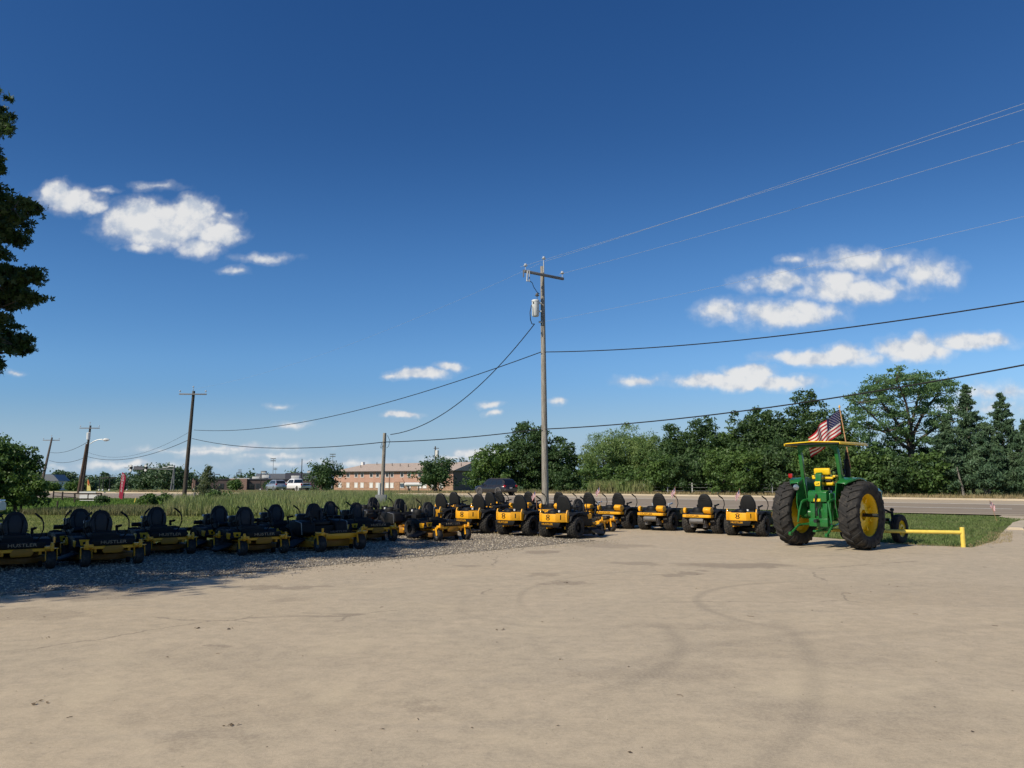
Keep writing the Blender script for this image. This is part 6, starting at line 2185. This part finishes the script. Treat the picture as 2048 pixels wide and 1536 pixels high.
# storm drain slot in the far kerb
o = MB().box((0, 0, .07), (3.4, .10, .12)).build("storm_drain", M_DARKM, None, loc=at(941, 989.2, 90.4) * 1.0)
o.location = (gp(941, 91.2).x, 91.2, -.03)
o.rotation_euler = (0, 0, R(-15))
tag(o, "dark storm drain slot in the far kerb left of the dark vehicle", "drain")
# ------------------------------------------------------------------ vehicles
M_CBLK = paint("black_car_paint", (0.018, 0.017, 0.018), .22, var=.05, coat=.6, dust=.10)
M_CSIL = paint("silver_car_paint", (0.40, 0.43, 0.47), .28, .5, var=.04, coat=.5)
M_CWHT = paint("white_car_paint", (0.78, 0.78, 0.77), .3, var=.03, coat=.5)
M_CGLS = paint("tinted_car_glass", (0.012, 0.014, 0.016), .05, var=.05, spec=.8)
M_CTRIM = paint("grey_body_trim", (0.10, 0.095, 0.09), .5, var=.1)
M_TAIL = paint("tail_lamp_red", (0.55, 0.015, 0.03), .15, spec=.6)


def loft(secs):
    """closed cross-sections (lists of (y,z)) at given x, joined into one skin"""
    mb = MB()
    n = len(secs[0][1])
    v = [(x, y, z) for x, s in secs for y, z in s]
    f = []
    for i in range(len(secs) - 1):
        for j in range(n):
            f.append((i * n + j, i * n + (j + 1) % n, (i + 1) * n + (j + 1) % n, (i + 1) * n + j))
    f += [tuple(range(n - 1, -1, -1)), tuple(range((len(secs) - 1) * n, len(secs) * n))]
    return mb.add(v, f)


def body_sec(w, z0, z1, tw=.93):
    """rounded rectangular section"""
    h = z1 - z0
    return [(-w * .94, z0), (-w, z0 + h * .25), (-w, z0 + h * .62), (-w * tw, z0 + h * .93), (-w * tw * .88, z1), (w * tw * .88, z1), (w * tw, z0 + h * .93), (w, z0 + h * .62), (w, z0 + h * .25), (w * .94, z0)]


def car(name, lab, cat, p, h, body, glass_sec, paint_m, L, W, wb, wr, tail, kind="suv", trim=None):
    e = empty(name, p, h)
    w = W / 2
    bm_ = loft([(x, body_sec(w * k, z0, z1)) for x, k, z0, z1 in body])
    bo = bm_.build("body", paint_m, e, smooth=50)
    # dark wheel openings, standing a little proud of the flanks
    for sx in (wb / 2, -wb / 2):
        for s in (-1, 1):
            arch = MB().lathe([(wr * 1.22, s * (w - .10)), (wr * 1.22, s * (w + .006)), (wr * .9, s * (w + .006)), (wr * .9, s * (w - .10))], 24, "y", T((sx, 0, wr * 1.02)), caps=False)
            arch.build("wheel_arch", trim or M_CTRIM, e)
            t = tyre_mb(wr, .24, wr * .66).build("wheel", M_TYRE, e, loc=(sx, s * (w - .095), wr))
            r = MB().lathe([(wr * .68, s * .085), (wr * .60, s * .10), (wr * .55, s * .06), (wr * .2, s * .075), (wr * .16, s * .10), (0, s * .10)], 20, "y", caps=False)
            for k in range(5):
                a = 2 * PI * k / 5
                r.box((wr * .38 * math.cos(a), s * .085, wr * .38 * math.sin(a)), (wr * .42, .03, wr * .13), rot=(0, -a, 0))
            r.build("rim", M_CTRIM if kind == "suv" else M_STEEL, t)
    # cabin: roof skin in body colour, glass panels proud of it by a few millimetres
    x0, x1, x2, x3, zb, zr = glass_sec                     # rear foot, rear top, front top, front foot
    gw, rw = w * .90, w * .74
    zm = zb + (zr - zb) * .84
    cab = MB()
    V = [(x0, -gw, zb), (x3, -gw, zb), (x3, gw, zb), (x0, gw, zb), (x1 - .06, -rw * 1.04, zm), (x2 + .10, -rw * 1.04, zm), (x2 + .10, rw * 1.04, zm), (x1 - .06, rw * 1.04, zm), (x1 + .12, -rw * .86, zr), (x2 - .1, -rw * .86, zr), (x2 - .1, rw * .86, zr), (x1 + .12, rw * .86, zr)]
    cab.add(V, [(0, 1, 5, 4), (1, 2, 6, 5), (2, 3, 7, 6), (3, 0, 4, 7), (4, 5, 9, 8), (5, 6, 10, 9), (6, 7, 11, 10), (7, 4, 8, 11), (8, 9, 10, 11), (3, 2, 1, 0)])
    co_ = cab.build("cabin", paint_m, e, bevel=.03)
    lerp = lambda a, b, t: a + (b - a) * t
    def panel(nm, c00, c10, c11, c01, out):
        o = Vector(out) * .012
        q = [Vector(c) + o for c in (c00, c10, c11, c01)] + [Vector(c) - o for c in (c00, c10, c11, c01)]
        MB().add([tuple(a) for a in q], [(0, 1, 2, 3), (7, 6, 5, 4), (0, 4, 5, 1), (1, 5, 6, 2), (2, 6, 7, 3), (3, 7, 4, 0)]).build(nm, M_CGLS, co_, smooth=0)
    for s in (-1, 1):
        def sp_(t, u):
            xb, xt = lerp(x0, x3, t), lerp(x1 - .06, x2 + .10, t)
            return (lerp(xb, xt, u), s * lerp(gw, rw * 1.04, u), lerp(zb, zm, u))
        cuts = (.07, .34, .60, .90) if kind != "pickup" else (.08, .50, .88)
        for a, b in zip(cuts[:-1], cuts[1:]):
            panel("side_window", sp_(a + .012, .12), sp_(b - .012, .12), sp_(b - .012, .92), sp_(a + .012, .92), (0, s, .3))
    panel("rear_window", (lerp(x0, x1 - .06, .15), -gw * .86, lerp(zb, zm, .15)), (lerp(x0, x1 - .06, .15), gw * .86, lerp(zb, zm, .15)), (lerp(x0, x1 - .06, .93), rw * .93, lerp(zb, zm, .93)), (lerp(x0, x1 - .06, .93), -rw * .93, lerp(zb, zm, .93)), (-1, 0, .4))
    panel("windscreen", (lerp(x3, x2 + .1, .08), -gw * .9, lerp(zb, zm, .08)), (lerp(x3, x2 + .1, .08), gw * .9, lerp(zb, zm, .08)), (lerp(x3, x2 + .1, .95), rw * .95, lerp(zb, zm, .95)), (lerp(x3, x2 + .1, .95), -rw * .95, lerp(zb, zm, .95)), (1, 0, .4))
    xr = body[0][0]
    for s in (-1, 1):
        MB().box((xr + .05, s * (w * .84), tail), (.16, w * .26, .22 if kind != "pickup" else .34)).build("tail_lamp", M_TAIL, e, bevel=.03)
        MB().box((x3 - .35, s * (gw + .16), zb + .10), (.14, .20, .15)).build("wing_mirror", paint_m, e, bevel=.03)
        xf = body[-1][0]
        MB().box((xf - .12, s * w * .66, tail - .12), (.16, w * .36, .14)).build("headlight", M_CHROME, e, bevel=.03)
    MB().box((xr + .02, 0, body[0][2] + .18), (.18, W * .90, .24)).build("bumper", M_CTRIM if kind == "suv" else (M_CHROME if kind == "pickup" else paint_m), e, bevel=.04)
    MB().box((xr - .012, 0, tail - .18), (.02, .34, .16)).build("number_plate", M_TRIM, e)
    if kind != "pickup":
        for s in (-1, 1):
            MB().tube([(x1 + .3, s * rw * .8, zr + .05), (x2 - .2, s * rw * .8, zr + .05)], .022, 6).build("roof_rail", M_CTRIM, co_)
    return tag(e, lab, cat), e


# dark sport utility vehicle on the far lane
H1 = math.atan2(.62, -.79)
P1 = gp(991, 84.8); P1.z += .02
_, suv = car("sport_utility_vehicle", "black sport utility vehicle on the far lane left of the tall pole", "car", P1, R(133), [(-2.50, .90, .42, 1.02), (-2.42, .98, .34, 1.10), (-1.4, 1.0, .30, 1.12), (1.0, 1.0, .30, 1.10), (1.55, .99, .30, 1.06), (2.25, .96, .34, .96), (2.46, .86, .42, .82)],
    (-2.44, -2.05, .45, 1.30, 1.06, 1.76), M_CBLK, 5.05, 2.0, 3.02, .40, .98, "suv")
P2c = gp(556, 122.0); P2c.z += .35
car("crossover_car", "silver crossover car half hidden by tall weeds beside the white pickup", "car", P2c, R(128), [(-2.25, .88, .42, .98), (-2.18, .97, .34, 1.05), (-1.2, 1.0, .28, 1.06), (.8, 1.0, .28, 1.02), (1.4, .99, .30, .97), (2.05, .94, .34, .86), (2.25, .84, .42, .74)],
    (-2.15, -1.6, .2, 1.15, 1.0, 1.66), M_CSIL, 4.55, 1.86, 2.7, .35, .98, "crossover", M_CSIL)
P3 = gp(595, 124.0); P3.z += .30
_, pk = car("pickup_truck", "white pickup truck with an open bed standing right of the silver car", "truck", P3, R(140), [(-2.85, .94, .55, 1.20), (-2.82, .98, .48, 1.22), (-.70, 1.0, .42, 1.22), (-.60, 1.0, .40, 1.18), (1.2, 1.0, .40, 1.18), (1.75, .99, .42, 1.14), (2.65, .97, .46, 1.08), (2.86, .9, .52, .96)],
    (-.75, -.62, .55, 1.35, 1.15, 1.92), M_CWHT, 5.8, 2.02, 3.6, .40, 1.0, "pickup", M_CWHT)
MB().box((-1.78, 0, 1.225), (1.92, 1.62, .03)).build("truck_bed", M_CTRIM, pk)
MB().box((-2.87, 0, .98), (.03, 1.25, .38)).build("tailgate", M_CTRIM, pk, bevel=.01)
P4 = gp(-112, 31.5)
car("parked_car", "white car at the very left edge, only its rounded nose in the picture", "car", P4, R(4), [(-2.2, .88, .42, .95), (-2.1, .97, .34, 1.0), (-1.0, 1.0, .28, 1.02), (.8, 1.0, .28, 1.0), (1.4, .99, .30, .95), (2.05, .94, .34, .86), (2.25, .84, .42, .74)],
    (-2.0, -1.5, .2, 1.15, .98, 1.55), M_CWHT, 4.5, 1.84, 2.7, .34, .9, "crossover", M_CWHT)
for u, Y, m, lab in ((62, 128, M_CSIL, "far silver car glimpsed under the left bush's right side"), (72, 133, M_CBLK, "far dark car behind the left bush")):
    pp = gp(u, Y); pp.z += .02
    car("parked_car", lab, "car", pp, R(10 + u), [(-2.2, .88, .42, .95), (-2.1, .97, .34, 1.0), (-1.0, 1.0, .28, 1.0), (.8, 1.0, .28, .98), (1.4, .99, .30, .94), (2.05, .94, .34, .84), (2.25, .84, .42, .74)],
        (-2.0, -1.4, .1, 1.1, .96, 1.46), m, 4.5, 1.84, 2.7, .34, .9, "crossover", m)
